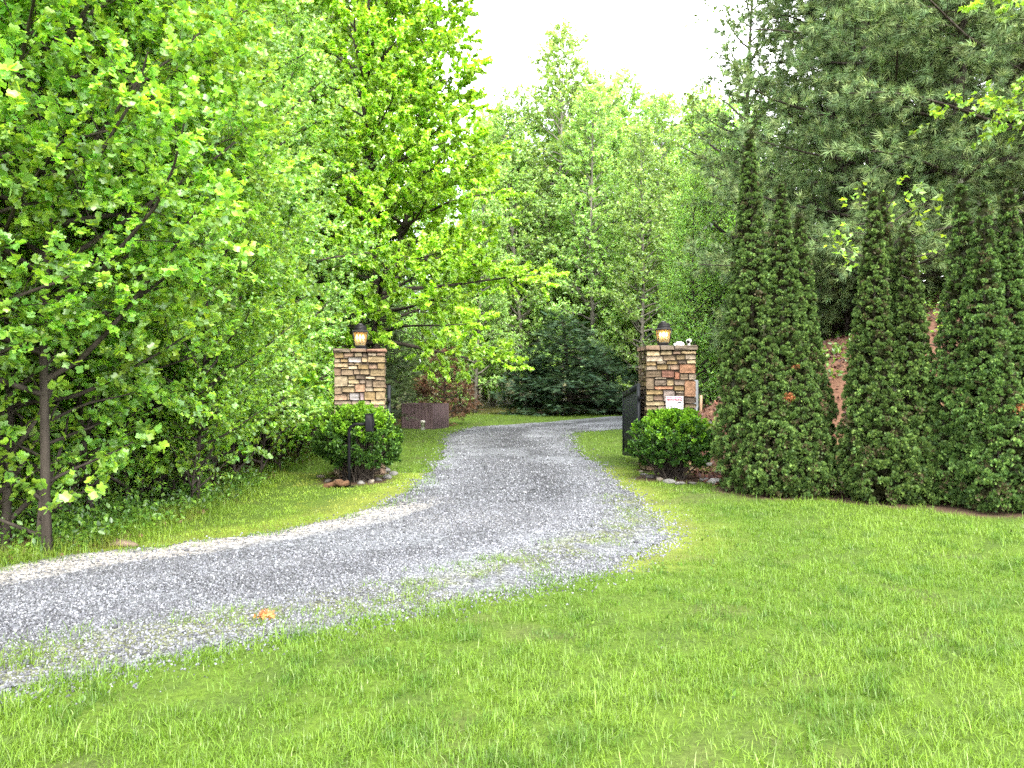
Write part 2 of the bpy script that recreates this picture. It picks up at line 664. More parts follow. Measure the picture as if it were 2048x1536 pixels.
def ground_albedo(x, y):
    sd = road_sd(x, y)
    wd = woods_depth(x, y)
    n1 = fbm(x, y, 1.3, 4)
    n2 = fbm(x + 40, y, 6.0, 3)
    lawn = np.stack([0.034 + 0.034 * n2, 0.056 + 0.056 * n2, 0.011 + 0 * n2], 1)
    yel = np.stack([0.065 + 0.09 * n2, 0.085 + 0.10 * n2, 0.016 + 0.012 * n2], 1)
    soil = np.stack([0.045 + 0.03 * n2, 0.034 + 0.022 * n2, 0.022 + 0.014 * n2], 1)
    litter = np.stack([0.095 + 0.08 * n2, 0.058 + 0.045 * n2, 0.032 + 0.02 * n2], 1)
    straw = np.stack([0.10 + 0.09 * n2, 0.055 + 0.045 * n2, 0.035 + 0.03 * n2], 1)
    k = (sstep(0.9, 0.0, -sd + 0.5 * (n1 - 0.5)) * (y < 14) * sstep(0.1, 0.7, x + 0.0 * y) * (y > 6.2))[:, None]
    k = np.maximum(k, 1.0 * (sstep(0.9, 0.2, -sd) * (y > 6.5) * (y < 13) * (x < np.interp(y, LEFT[:, 1], LEFT[:, 0])))[:, None])
    left = (sstep(-0.5, -1.2, x) * sstep(9.5, 6.5, y + x * 0.2) + 0)[:, None] * 0.0
    c = lawn * (1 - np.maximum(k, left)) + yel * np.maximum(k, left)
    bare = sstep(0.66, 0.78, fbm(x + 5, y + 77, 1.9, 3))[:, None] * 0.3
    c = c * (1 - bare) + soil * bare
    w = sstep(-0.15, 0.5, wd + 0.5 * (n1 - 0.5))[:, None]
    c = c * (1 - w) + litter * w
    s = x - bank_start(y)
    b = (sstep(-0.4, 0.6, s + 0.8 * (n1 - 0.5)) * sstep(11.2, 13.0, y))[:, None]
    c = c * (1 - b) + straw * b
    f = sstep(37, 41, y)[:, None]
    c = c * (1 - f) + (0.4 * litter + 0.6 * lawn) * f
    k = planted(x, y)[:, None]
    c = c * k + (0.55 * soil + 0.2 * straw) * (1 - k)  # bed soil and straw, darkened to stand in for contact shadow under the plants
    return c


def grid_sheet(xs, ys, zfun, keep=None, col=None):
    X, Y = np.meshgrid(xs, ys, indexing='xy')
    nx, ny = len(xs), len(ys)
    i, j = np.meshgrid(np.arange(nx - 1), np.arange(ny - 1), indexing='xy')
    q = np.stack([j * nx + i, j * nx + i + 1, (j + 1) * nx + i + 1, (j + 1) * nx + i], -1).reshape(-1, 4)
    x, y = X.ravel(), Y.ravel()
    if keep is not None:
        kv = keep(x, y)
        q = q[kv[q].all(1)]
        used = np.zeros(len(x), bool)
        used[q] = True
        remap = np.cumsum(used) - 1
        q = remap[q]
        x, y = x[used], y[used]
    b = Buf()
    b.add(np.stack([x, y, zfun(x, y)], 1), q, col(x, y))
    return b


def ground_material(name, fine, bump, cells=None):
    m, t, out = new_mat(name)
    p = t.nodes.new('ShaderNodeBsdfPrincipled')
    p.inputs['Roughness'].default_value = 0.95
    p.inputs['Specular IOR Level'].default_value = 0.12
    ca = t.nodes.new('ShaderNodeVertexColor')
    ca.layer_name = 'Col'
    co = t.nodes.new('ShaderNodeTexCoord')
    col = ca.outputs['Color']
    hsrc = None
    if cells:
        for sc_, amt in cells:
            vo = t.nodes.new('ShaderNodeTexVoronoi')
            vo.inputs['Scale'].default_value = sc_
            t.links.new(co.outputs['Object'], vo.inputs['Vector'])
            sp = t.nodes.new('ShaderNodeSeparateColor')
            t.links.new(vo.outputs['Color'], sp.inputs['Color'])
            mr = t.nodes.new('ShaderNodeMapRange')
            mr.inputs['To Min'].default_value = 1 - amt
            mr.inputs['To Max'].default_value = 1 + amt
            t.links.new(sp.outputs['Red'], mr.inputs['Value'])
            mu = t.nodes.new('ShaderNodeMixRGB')
            mu.blend_type = 'MULTIPLY'
            mu.inputs[0].default_value = 1
            t.links.new(col, mu.inputs[1])
            t.links.new(mr.outputs['Result'], mu.inputs[2])
            col = mu.outputs['Color']
            if hsrc is None:
                hsrc = vo.outputs['Distance']
    nz = t.nodes.new('ShaderNodeTexNoise')
    nz.inputs['Scale'].default_value = fine
    nz.inputs['Detail'].default_value = 7
    nz.inputs['Roughness'].default_value = 0.7
    t.links.new(co.outputs['Object'], nz.inputs['Vector'])
    mr = t.nodes.new('ShaderNodeMapRange')
    mr.inputs['From Min'].default_value = 0.3
    mr.inputs['From Max'].default_value = 0.7
    mr.inputs['To Min'].default_value = 0.6
    mr.inputs['To Max'].default_value = 1.4
    t.links.new(nz.outputs['Fac'], mr.inputs['Value'])
    mu = t.nodes.new('ShaderNodeMixRGB')
    mu.blend_type = 'MULTIPLY'
    mu.inputs[0].default_value = 1
    t.links.new(col, mu.inputs[1])
    t.links.new(mr.outputs['Result'], mu.inputs[2])
    t.links.new(mu.outputs['Color'], p.inputs['Base Color'])
    bp = t.nodes.new('ShaderNodeBump')
    bp.inputs['Strength'].default_value = bump
    bp.inputs['Distance'].default_value = 0.015
    if hsrc is not None:
        bp.invert = True
        t.links.new(hsrc, bp.inputs['Height'])
    else:
        t.links.new(nz.outputs['Fac'], bp.inputs['Height'])
    t.links.new(bp.outputs['Normal'], p.inputs['Normal'])
    t.links.new(p.outputs[0], out.inputs['Surface'])
    return m


M['ground'] = ground_material('soil_and_moss', 30.0, 0.9)
M['gravel'] = ground_material('gravel_surface', 9.0, 0.9, [(55.0, 0.55), (26.0, 0.25)])

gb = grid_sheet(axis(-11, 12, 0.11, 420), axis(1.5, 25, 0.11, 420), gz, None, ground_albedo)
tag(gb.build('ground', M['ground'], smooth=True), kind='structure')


def road_edge(x, y):
    return road_sd(x, y) + 0.16 * (fbm(x + 3, y + 8, 2.2, 4) - 0.5) * 2


def road_albedo(x, y):
    dl = dist_path(x, y, LEFT)
    sd = road_sd(x, y)
    n = fbm(x + 17, y + 5, 0.9, 4)
    n2 = fbm(x, y, 5, 3)
    band = 0.5 + 0.5 * np.sin(dl * 2.9 + 3.2 * (n - 0.5) + 0.4)
    L = 0.065 + 0.045 * band + 0.05 * sstep(0.50, 0.66, n) + 0.05 * (n2 - 0.5)
    L = L - 0.018 * sstep(0.55, 0.1, np.abs(dl - 2.0 + 0.5 * (fbm(x, y, 0.7, 2) - 0.5)))
    c = np.stack([L * 0.95, L * 1.0, L * 1.08], 1)
    # pale sandy strip along the far edge in the foreground
    s = (sstep(0.95, 0.3, dl + 0.45 * (n - 0.5)) * (y < 10.5) * sstep(10.5, 9.0, y))[:, None]
    sand = np.stack([0.22 + 0.08 * n2, 0.205 + 0.075 * n2, 0.185 + 0.07 * n2], 1)
    c = c * (1 - s) + sand * s
    p1 = px(930, 1045)
    pt = (np.exp(-(((x - p1[0]) / 1.0) ** 2 + ((y - p1[1]) / 0.55) ** 2)) * (0.4 + 1.2 * n2))[:, None]
    c = c * (1 - np.clip(pt, 0, 0.85)) + np.array([0.20, 0.20, 0.20]) * np.clip(pt, 0, 0.85)
    g = (sstep(0.55, 0.05, dist_path(x, y, STRIP) + 0.4 * (n - 0.5)) * sstep(0.25, 0.5, n2))[:, None] * 0.75
    c = c * (1 - g) + np.array([0.085, 0.095, 0.035]) * g
    return c


def road_z(x, y):
    return gz(x, y) + 0.004 + 0.038 * np.clip(road_edge(x, y) / 0.6, 0, 1)


near = grid_sheet(np.arange(-9, 4.0, 0.045), np.arange(2.2, 15.0, 0.045), road_z, lambda x, y: (road_edge(x, y) > 0), road_albedo)
far = grid_sheet(np.arange(-6, 10.2, 0.12), np.arange(14.91, 41, 0.12), road_z, lambda x, y: (road_edge(x, y) > 0), road_albedo)
rb = Buf()
for s_ in (near, far):
    n0 = rb.n
    rb.v += s_.v
    rb.c += s_.c
    for k, l in s_.f.items():
        rb.f.setdefault(k, []).extend([a + n0 for a in l])
    rb.n += s_.n
tag(rb.build('gravel_driveway', M['gravel'], smooth=True), kind='structure')


# ------------------------------------------------------------------ loose stones and grass (uncountable)
def band_points(r, y0, y1, dens, k=0.72, xlo=None, xhi=None):
    A = k * (y1 * y1 - y0 * y0)
    n = int(A * dens)
    y = np.sqrt(r.uniform(y0 * y0, y1 * y1, n))
    x = r.uniform(-1, 1, n) * k * y
    return x, y


def make_stones():
    r = rngs(11)
    X, Y, S = [], [], []
    for y0, y1, dens, s0, s1 in ((3.5, 6.5, 9500, 0.003, 0.0095), (6.5, 9.5, 4200, 0.0042, 0.011), (9.5, 15, 900, 0.006, 0.015), (15, 28, 120, 0.010, 0.02)):
        x, y = band_points(r, y0, y1, dens)
        e = road_edge(x, y)
        n = fbm(x + 17, y + 5, 0.9, 4)
        dl = dist_path(x, y, LEFT)
        pr = np.where(e > 0, (0.95 - 0.6 * sstep(0.5, 0.66, n)) * (1 - 0.5 * sstep(0.5, 0.1, dist_path(x, y, STRIP))), 0.8 * np.exp(e / 0.09))
        pr = np.where((dl < 0.75) & (y < 9.5), pr * 0.12, pr)
        k = (r.random(len(x)) < pr) & (e > -0.5)
        X.append(x[k])
        Y.append(y[k])
        S.append(s0 + (s1 - s0) * r.random(k.sum()) ** 2.2)
    x, y, s = map(np.concatenate, (X, Y, S))
    # the odd bigger stone
    big = r.random(len(x)) < 0.006
    s = np.where(big, s * 1.9, s)
    N = len(x)
    cube = np.array([(-1, -1, -1), (1, -1, -1), (1, 1, -1), (-1, 1, -1), (-1, -1, 1), (1, -1, 1), (1, 1, 1), (-1, 1, 1)], float) * 0.75
    f = np.array([(0, 3, 2, 1), (4, 5, 6, 7), (0, 1, 5, 4), (1, 2, 6, 5), (2, 3, 7, 6), (3, 0, 4, 7)])
    A = unit(r.normal(size=(N, 3)))
    B = unit(np.cross(A, r.normal(size=(N, 3))))
    C = np.cross(A, B)
    V = cube[None] * (1 + 0.45 * (r.random((N, 8, 3)) - 0.5) * 2)
    sc = s[:, None] * np.stack([r.uniform(0.8, 1.4, N), r.uniform(0.7, 1.1, N), r.uniform(0.5, 0.9, N)], 1)
    V = (V[:, :, 0:1] * (A * sc[:, :1])[:, None] + V[:, :, 1:2] * (B * sc[:, 1:2])[:, None] + V[:, :, 2:3] * (C * sc[:, 2:3])[:, None])
    O = np.stack([x, y, np.where(road_edge(x, y) > 0, road_z(x, y), gz(x, y)) + s * 0.3], 1)
    V = V + O[:, None]
    dk_ = dist_path(x, y, LEFT)
    L = np.clip((0.106 - 0.018 * sstep(0.55, 0.1, np.abs(dk_ - 2.0 + 0.5 * (fbm(x, y, 0.7, 2) - 0.5))) - 0.015 * sstep(0.4, 0.1, np.abs(dk_ - 0.95))) * np.exp(0.46 * r.normal(size=N)) * (0.8 + 0.5 * fbm(x + 17, y + 5, 0.9, 4)), 0.015, 0.28)
    tint = np.stack([0.93 + 0.06 * r.random(N), np.full(N, 1.0), 1.04 + 0.10 * r.random(N)], 1)
    c = L[:, None] * tint
    b = Buf()
    b.add(V.reshape(-1, 3), (f[None] + (np.arange(N) * 8)[:, None, None]).reshape(-1, 4), np.repeat(c, 8, 0))
    tag(b.build('loose_gravel', M['gravelstone']), 'grey crushed stone scattered over the driveway', 'gravel', kind='stuff')


make_stones()

BLADE = np.array([(-.5, 0, 0), (.5, 0, 0), (-.42, .38, 0), (.42, .38, 0), (-.28, .72, 0), (.28, .72, 0), (0, 1, 0)])


def blades(b, r, x, y, z, h, w, col, bend=0.5, lean=0.35):
    N = len(x)
    az = r.uniform(0, 2 * np.pi, N)
    ln = np.abs(r.normal(0, lean, N))
    side = np.stack([np.cos(az), np.sin(az), 0 * az], 1)
    a2 = az + np.pi / 2
    fw = np.stack([np.cos(a2), np.sin(a2), 0 * az], 1)
    up = np.array([0, 0, 1.0])
    bd = bend * r.random(N) ** 1.5
    V = np.zeros((N, 7, 3))
    O = np.stack([x, y, z], 1)
    for i, (u, t, _) in enumerate(BLADE):
        ang = ln + bd * t * 2.0
        # arc: integrate direction
        dz = np.cos(ln + bd * t) * t
        df = np.sin(ln + bd * t) * t
        V[:, i] = O + side * (u * w)[:, None] + up * (dz * h)[:, None] + fw * (df * h)[:, None]
    q = np.array([(0, 1, 3, 2), (2, 3, 5, 4)])
    tr = np.array([(4, 5, 6)])
    offs = (np.arange(N) * 7)[:, None, None]
    shade = np.ones(7)
    C = col[:, None, :] * shade[None, :, None]
    b.add(V.reshape(-1, 3), [(q[None] + offs).reshape(-1, 4), (tr[None] + offs).reshape(-1, 3)], C.reshape(-1, 3))


def make_grass():
    r = rngs(21)
    b = Buf()
    for y0, y1, dens, wmin, hk in ((2.5, 4.3, 15000, 0.0022, 1.0), (4.3, 6.5, 10500, 0.0028, 1.0), (6.5, 9.5, 5600, 0.004, 1.0), (9.5, 14, 2400, 0.006, 1.0), (14, 27, 420, 0.010, 1.05), (27, 40, 110, 0.016, 1.1)):
        x, y = band_points(r, y0, y1, dens)
        e = road_edge(x, y)
        wd = woods_depth(x, y)
        bk = (x - bank_start(y)) * sstep(11, 12.5, y)
        n1 = fbm(x, y, 1.3, 3)
        n2 = fbm(x + 40, y + 9, 4.5, 3)
        n3 = fbm(x + 71, y + 23, 0.6, 3)
        pr = 1.0 - 0.55 * sstep(0.52, 0.75, n1) * (y > 3)
        off = -e
        pr = np.where(e > 0, 0, pr)
        # thin, mossy margin
        pr = pr * np.where((x > -0.3) | (y > 7), 0.35 + 0.65 * sstep(0.0, 0.45, off), 1.0)
        ds = dist_path(x, y, STRIP)
        strip = sstep(0.5, 0.1, ds + 0.35 * (n1 - 0.5)) * sstep(0.36, 0.56, n2) * (e > 0)
        pr = np.maximum(pr, 0.7 * strip * (y < 12))
        rim = sstep(0.45, 0.0, e) * (e > 0) * sstep(0.38, 0.56, n2) * 0.6
        pr = np.maximum(pr, rim)
        pr = pr * sstep(0.7, -0.1, wd + 0.6 * (n1 - 0.5))
        pr = pr * sstep(0.9, -0.3, bk + 0.8 * (n1 - 0.5))
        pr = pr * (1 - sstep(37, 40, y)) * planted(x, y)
        bare = sstep(0.66, 0.74, fbm(x + 5, y + 77, 1.9, 3))
        pr = pr * (1 - 0.3 * bare)
        n4 = fbm(x + 19, y + 2, 9.0, 2)
        pr = pr * (0.30 + 0.70 * sstep(0.30, 0.5, n4)) * (1 - 0.9 * worn(x, y))
        edge_w = sstep(-0.45, 0.05, wd) * sstep(0.6, 0.2, wd) * (y > 5)      # rank grass along the wood's edge
        pr = np.maximum(pr, 0.8 * edge_w)
        k = r.random(len(x)) < pr
        x, y, e, n1, n2, n3, n4, off, strip, wd, edge_w = (a[k] for a in (x, y, e, n1, n2, n3, n4, off, strip, wd, edge_w))
        N = len(x)
        leftv = (x < -0.8) & (e < 0) & (y > 6.0) & (wd > -3.5)     # verge between drive and woods
        leftv &= (x < np.interp(y, LEFT[:, 1], LEFT[:, 0]))
        yel = np.clip(sstep(0.75, 0.1, off + 0.7 * (n1 - 0.5)) * (y < 16) * sstep(0.1, 0.8, x) * (y > 6.3) + leftv * (0.35 + 0.65 * sstep(0.35, 0.6, n2)) * (y < 13) + 0.5 * strip, 0, 1)
        h = (0.020 + 0.038 * n2 * r.random(N) + 0.055 * r.random(N) ** 5) * hk
        h *= (0.75 + 0.7 * n3) * (0.55 + 0.9 * n4)
        h *= (1 - 0.5 * yel)
        tall = (r.random(N) < 0.02) & (yel < 0.3)
        h = np.where(tall, h * 1.5 + 0.02, h)
        near_edge = (off > 0) & (off < 0.25) & (x < 1.0) & (y < 6.6)
        h = np.where(near_edge, h * 1.35, h)
        h = h + edge_w * r.random(N) * 0.20
        yel = yel * (1 - 0.7 * edge_w)
        w = np.maximum(wmin, 0.0022 + 0.002 * r.random(N)) * (0.7 + 0.6 * r.random(N))
        z = np.where(e > 0, road_z(x, y), gz(x, y)) - 0.004
        u = r.random((N, 1))
        g1, g2, g3 = np.array([0.088, 0.168, 0.014]), np.array([0.155, 0.250, 0.028]), np.array([0.036, 0.098, 0.010])
        pale = np.array([0.20, 0.27, 0.09])
        m_ = np.clip(0.5 + 1.8 * (n3[:, None] - 0.5) + 0.9 * (u - 0.5), 0, 1)
        c = g1 * (1 - m_) + g2 * m_
        dk = (sstep(0.55, 0.75, n2)[:, None] * 0.6)
        c = c * (1 - dk) + g3 * dk
        yy = np.array([0.150, 0.200, 0.022]) * (1 - u) + np.array([0.09, 0.165, 0.016]) * u
        org = sstep(0.5, 0.7, n1)[:, None] * leftv[:, None] * 0.55
        yy = yy * (1 - org) + np.array([0.18, 0.145, 0.035]) * org
        yy = yy * np.where(leftv, 2.05, 1.15)[:, None]
        c = c * (1 - yel[:, None]) + yy * yel[:, None]
        pk = (r.random(N) < 0.05)[:, None]
        c = np.where(pk, pale, c) * (0.65 + 0.7 * r.random((N, 1)))
        blades(b, r, x, y, z, h, w, c, bend=1.1, lean=0.55)
    return b


tag(make_grass().build('grass', M['grass']), 'short bright green lawn and mossy verge grass', 'grass', kind='stuff')

# ------------------------------------------------------------------ trees
def half_leaf(outline, fold=0.14):
    """two mirrored halves folded along the midrib"""
    R = [(x, y, fold * abs(x) * 2) for x, y in outline]
    mid0, mid1 = (0, 0, 0), (0, outline[-1][1] if outline[-1][0] == 0 else 1.0, -0.03)
    pts = [mid0] + R[1:-1] + [mid1]
    k = len(pts)
    left = [(-x, y, z) for x, y, z in pts[1:-1]]
    v = np.array(pts + left)
    fr = list(range(k))
    fl = [0] + list(range(k, k + len(left))) + [k - 1]
    return v, [np.array([fr, fl[::-1]])]


LEAF_POPLAR = half_leaf([(0, 0), (0.34, -0.04), (0.52, 0.22), (0.34, 0.46), (0.46, 0.80), (0.16, 0.92), (0, 0.80)])
LEAF_MAPLE = half_leaf([(0, 0), (0.30, -0.08), (0.34, 0.14), (0.60, 0.42), (0.27, 0.50), (0.20, 0.66), (0, 1.0)], 0.2)
LEAF_OVAL = half_leaf([(0, 0), (0.24, 0.25), (0.27, 0.55), (0, 1.0)], 0.2)
LEAF_OVAL2 = half_leaf([(0, 0), (0.42, 0.12), (0.40, 0.62), (0, 0.95)], 0.2)
LEAF_RHOMB = (np.array([(0, 0, 0), (0.42, 0.45, 0.12), (0, 1, -0.05), (-0.42, 0.45, 0.12)]), [np.array([(0, 1, 2), (0, 2, 3)])])


def rot_towards(d, r, ang, roll):
    """unit vector at angle ang from d, at roll around it"""
    ref = Vector((0, 0, 1)) if abs(d.z) < 0.9 else Vector((1, 0, 0))
    s = d.cross(ref).normalized()
    u = s.cross(d).normalized()
    return (d * math.cos(ang) + (s * math.cos(roll) + u * math.sin(roll)) * math.sin(ang)).normalized()


def poly_grow(p, d, L, n, r, up=0.0, wob=0.12):
    """polyline from p along d, bending by up per unit and wobbling"""
    pts = [p.copy()]
    d = d.copy()
    for i in range(n):
        d = (d + Vector((r.normal() * wob, r.normal() * wob, r.normal() * wob * 0.6 + up / n))).normalized()
        p = p + d * (L / n)
        pts.append(p.copy())
    return pts, d


def along(pts, t):
    n = len(pts) - 1
    f = min(max(t, 0), 0.9999) * n
    i = int(f)
    return pts[i].lerp(pts[i + 1], f - i), (pts[i + 1] - pts[i]).normalized()


def skeleton(seed, H, r0, clear, nl, limb_len, elev, limb_up, sub_n, sub_len, tw_n, tw_len, trunk_wob=0.03, lean=(0, 0),
             sub_ang=(0.6, 1.0), sub_up=0.1, thick=1.0, twig_tubes=False, top_sides=7, trunk_pts=None, limbs=None, flat=0.0, bare=0.25):
    """returns Buf with the wood and arrays of twigs (start, end)"""
    r = rngs(seed)
    wood = Buf()
    tw_a, tw_b = [], []
    if trunk_pts is None:
        tp = [Vector((0, 0, -0.25))]
        d = Vector((lean[0], lean[1], 1)).normalized()
        n = 12
        for i in range(n):
            d = (d + Vector((r.normal() * trunk_wob, r.normal() * trunk_wob, 0.03))).normalized()
            tp.append(tp[-1] + d * ((H + 0.25) / n))
    else:
        tp = [Vector(p) for p in trunk_pts]
    n = len(tp) - 1
    rad = [r0 * (1 - i / n) ** 0.8 * (1.25 if i == 0 else 1) + 0.008 for i in range(n + 1)]
    tube(wood, [p[:] for p in tp], rad, top_sides)

    def twigs(pts, n_, L, t0=0.25):
        for k in range(n_):
            t = t0 + (1 - t0) * (k + r.random()) / n_
            p, d = along(pts, t)
            dd = rot_towards(d, r, r.uniform(0.5, 1.2), r.uniform(0, 2 * math.pi))
            dd.z = dd.z * (1 - flat) + 0.12
            dd.normalize()
            e = p + dd * L * r.uniform(0.6, 1.3)
            tw_a.append(p[:])
            tw_b.append(e[:])
            if twig_tubes:
                tube(wood, [p[:], p.lerp(e, .5)[:], e[:]], [0.004 * thick, 0.003 * thick, 0.0015 * thick], 3, cap=False)
        p, d = along(pts, 1.0)
        tw_a.append(p[:])
        tw_b.append((p + d * L)[:])

    az = r.uniform(0, 6.28)
    for i in range(nl):
        f = (i + r.random() * 0.8) / nl
        h = clear + (1 - clear) * f
        az += 2.4 + r.normal() * 0.35
        L = limb_len(f) * r.uniform(0.75, 1.2)
        if L < 0.15:
            continue
        p, td = along(tp, (h * H + 0.25) / (H + 0.25) if trunk_pts is None else h)
        e = elev(f) + r.normal() * 0.12
        d = Vector((math.cos(az) * math.cos(e), math.sin(az) * math.cos(e), math.sin(e)))
        if limbs is not None:
            d, L = limbs(f, p, d, L, r)
        pts, _ = poly_grow(p, d, L, 6, r, limb_up(f) if callable(limb_up) else limb_up, 0.13)
        rr = min(r0 * (1 - h) ** 0.8 * 0.55 + 0.01, 0.03 * L * thick + 0.006)
        tube(wood, [q[:] for q in pts], [rr * (1 - 0.85 * k / 6) + 0.003 for k in range(7)], 5, cap=False)
        ns = max(2, int(round(sub_n * L)))
        sd = 1
        for k in range(ns):
            t = bare + (1 - bare) * (k + r.random() * 0.7) / ns
            q, dd = along(pts, t)
            sd = -sd
            roll = (0 if sd > 0 else math.pi) + r.normal() * 0.5
            d2 = rot_towards(dd, r, r.uniform(*sub_ang), roll)
            L2 = sub_len * (1.15 - 0.6 * t) * min(1.0, 0.35 + L * 0.35) * r.uniform(0.7, 1.25)
            sp, _ = poly_grow(q, d2, L2, 3, r, sub_up, 0.15)
            r2 = max(0.35 * rr * (1 - 0.6 * t), 0.004 * thick)
            tube(wood, [w_[:] for w_ in sp], [r2, r2 * 0.75, r2 * 0.5, r2 * 0.2 + 0.001], 3 if r2 < 0.012 else 4, cap=False)
            twigs(sp, max(1, int(round(tw_n * L2))), tw_len)
        twigs(pts, max(1, int(round(tw_n * L * 0.4))), tw_len, 0.5)
    # leader
    twigs(tp[-3:], max(2, int(tw_n * 0.8)), tw_len, 0.3)
    return wood, np.array(tw_a), np.array(tw_b)


def leaves_on(b, seed, A, B, per, size, tmpl, cols, droop=0.1, flatn=0.9, outl=0.7, var=0.25, clumpc=0.25):
    """leaves along twigs. cols: list of base colours to draw from"""
    r = rngs(seed)
    N = len(A) * per
    ia = np.repeat(np.arange(len(A)), per)
    t = r.uniform(0.25, 1.08, N)[:, None]
    D = unit(B - A)[ia]
    P = A[ia] + (B - A)[ia] * t
    az = r.normal(size=(N, 3))
    d = unit(D * outl + unit(az) * 0.9 + np.array([0, 0, -droop]))
    nrm = unit(np.array([0, 0, flatn]) + 0.75 * r.normal(size=(N, 3)) * 0.7)
    x = unit(np.cross(d, nrm))
    nn = np.cross(x, d)
    s = size * (0.5 + 0.9 * r.random(N))[:, None]
    P = P + d * s * 0.25 * r.random((N, 1))
    cols = np.asarray(cols, float)
    k = r.integers(0, len(cols), N)
    tw = 1 + clumpc * r.normal(size=len(A))
    C = cols[k] * (1 + var * (r.random((N, 1)) - 0.5) * 2) * np.clip(tw, 0.55, 1.6)[ia][:, None]
    b.stamp(tmpl[0], tmpl[1], P, x * s, d * s, nn * s, C)


def plant_tree(name, label, cat, wood, crown, mats, group=None):
    t_ = thing(name, label, cat, (0, 0, -50), 0, group)
    wood.build('trunk', mats[0], t_, smooth=True)
    crown.build('crown', mats[1], t_)
    return t_


POP = [(0.225, 0.43, 0.05), (0.275, 0.48, 0.055), (0.18, 0.385, 0.065), (0.33, 0.52, 0.05), (0.25, 0.43, 0.13)]
POPMID = [(0.265, 0.475, 0.12), (0.31, 0.52, 0.13), (0.225, 0.43, 0.13), (0.345, 0.54, 0.10), (0.30, 0.48, 0.19)]  # blue raised to paint a slight haze fade into the leaf colour
POPFAR_HAZE = [(0.30, 0.49, 0.165), (0.34, 0.53, 0.175), (0.265, 0.46, 0.165), (0.37, 0.55, 0.16)]  # paler, bluer leaf greens standing in for haze over distance
MAP = [(0.285, 0.53, 0.035), (0.33, 0.57, 0.038), (0.24, 0.49, 0.035), (0.37, 0.59, 0.045)]


def proto_near(seed, H=8.5, lean=(0, 0)):
    w_, A, B = skeleton(seed, H, 0.034, 0.15, 60, lambda f: 2.3 * (1 - f) ** 0.5 * (0.55 + 0.45 * min(1, f * 4)) + 0.3, lambda f: 0.35 + 0.6 * f, 0.25,
                        3.6, 0.85, 9.0, 0.32, lean=lean, twig_tubes=True, thick=0.5, trunk_wob=0.03)
    c = Buf()
    leaves_on(c, seed + 1, A, B, 18, 0.052, LEAF_POPLAR, POP, droop=0.25, flatn=1.0)
    return w_, c


def proto_mid(seed, H=13.0, R=2.6, lean=(0, 0)):
    w_, A, B = skeleton(seed, H, 0.085, 0.06, 70, lambda f: R * (1 - f) ** 0.6 * (0.75 + 0.25 * min(1, f * 4)) + 0.35, lambda f: 0.3 + 0.6 * f, 0.25,
                        2.9, 1.0, 7.5, 0.38, lean=lean, thick=0.6, trunk_wob=0.025)
    c = Buf()
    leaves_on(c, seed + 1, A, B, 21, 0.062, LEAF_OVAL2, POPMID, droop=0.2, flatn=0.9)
    return w_, c


def proto_tall(seed, H=23.0, R=3.9, cols=POPFAR_HAZE, size=0.15, clear=0.08, nl=86):
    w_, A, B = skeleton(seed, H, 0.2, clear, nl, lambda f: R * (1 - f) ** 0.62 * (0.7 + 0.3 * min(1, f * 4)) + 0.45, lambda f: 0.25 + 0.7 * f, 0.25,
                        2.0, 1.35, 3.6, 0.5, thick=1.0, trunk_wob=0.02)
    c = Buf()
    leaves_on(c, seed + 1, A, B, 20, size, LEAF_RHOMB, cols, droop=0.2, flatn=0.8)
    return w_, c


def at(pxx, d, z=None):
    x = (pxx - 1024) * d / FPX
    return (x, d, float(gz(x, d)) - 0.02 if z is None else z)


BK = (M['bark'], M['leaf'])
# --- the two prototype young poplars beside the drive, then the rest of the left wood
protoN = [plant_tree('young_poplar_tree', '', 'tree', *proto_near(101), BK),
          plant_tree('young_poplar_tree', '', 'tree', *proto_near(131, 7.8, (0.12, -0.05)), BK)]
protoM = [plant_tree('poplar_tree', '', 'tree', *proto_mid(201), BK),
          plant_tree('poplar_tree', '', 'tree', *proto_mid(231, 12.0, 2.4, (0.06, 0)), BK)]
BF = (M['bark_grey'], M['leaf_far'])
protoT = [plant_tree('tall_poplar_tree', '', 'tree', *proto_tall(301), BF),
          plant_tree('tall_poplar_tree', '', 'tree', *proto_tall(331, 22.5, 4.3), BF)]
used = {}


def place(proto, loc, rz, sc, label, group):
    key = proto.name
    if key not in used:
        used[key] = 1
        proto.location = loc
        proto.rotation_euler = (0, 0, rz)
        proto.scale = (sc,) * 3 if not hasattr(sc, '__len__') else sc
        tag(proto, label, None, group)
        return proto
    return dup(proto, loc, rz, sc, label, group)


G_EDGE = 'young poplars along the left edge of the drive'
near_list = [   # proto, px, d, rot, scale, label
    (0, 97, 6.75, 0.4, 1.0, 'young poplar with the thickest bare lower trunk, at the left bend of the drive'),
    (1, 8, 6.9, 2.0, 0.98, 'thin dark poplar trunk at the very left edge, beside the thickest bare trunk'),
    (0, -330, 5.6, 3.1, 1.0, 'bright yellow-green poplar reaching in over the upper left corner with dark bare branches'),
    (1, 190, 8.2, 4.1, 0.95, 'young poplar just behind the thickest bare trunk at the left bend'),
    (1, 395, 9.6, 5.4, 0.62, 'short leaning poplar at the grass verge, midway between left bend and keypad'),
]
for p_, xx, d, rz, sc, lab in near_list:
    place(protoN[p_], at(xx, d), rz, sc, lab, G_EDGE)
r_ = rngs(5)
G_MID = 'poplars filling the wood on the left'
mid_list = [(0, 120, 9.8, 1.0), (1, 290, 11.4, 0.9), (0, 330, 14.0, 1.0), (1, 60, 13.0, 1.05), (0, 470, 15.5, 0.95), (1, 180, 16.5, 1.1),
            (0, 400, 18.5, 1.05), (1, 530, 18.5, 0.95), (0, 250, 20.5, 1.2), (1, 80, 20.0, 1.2), (0, 560, 22.0, 1.05)]
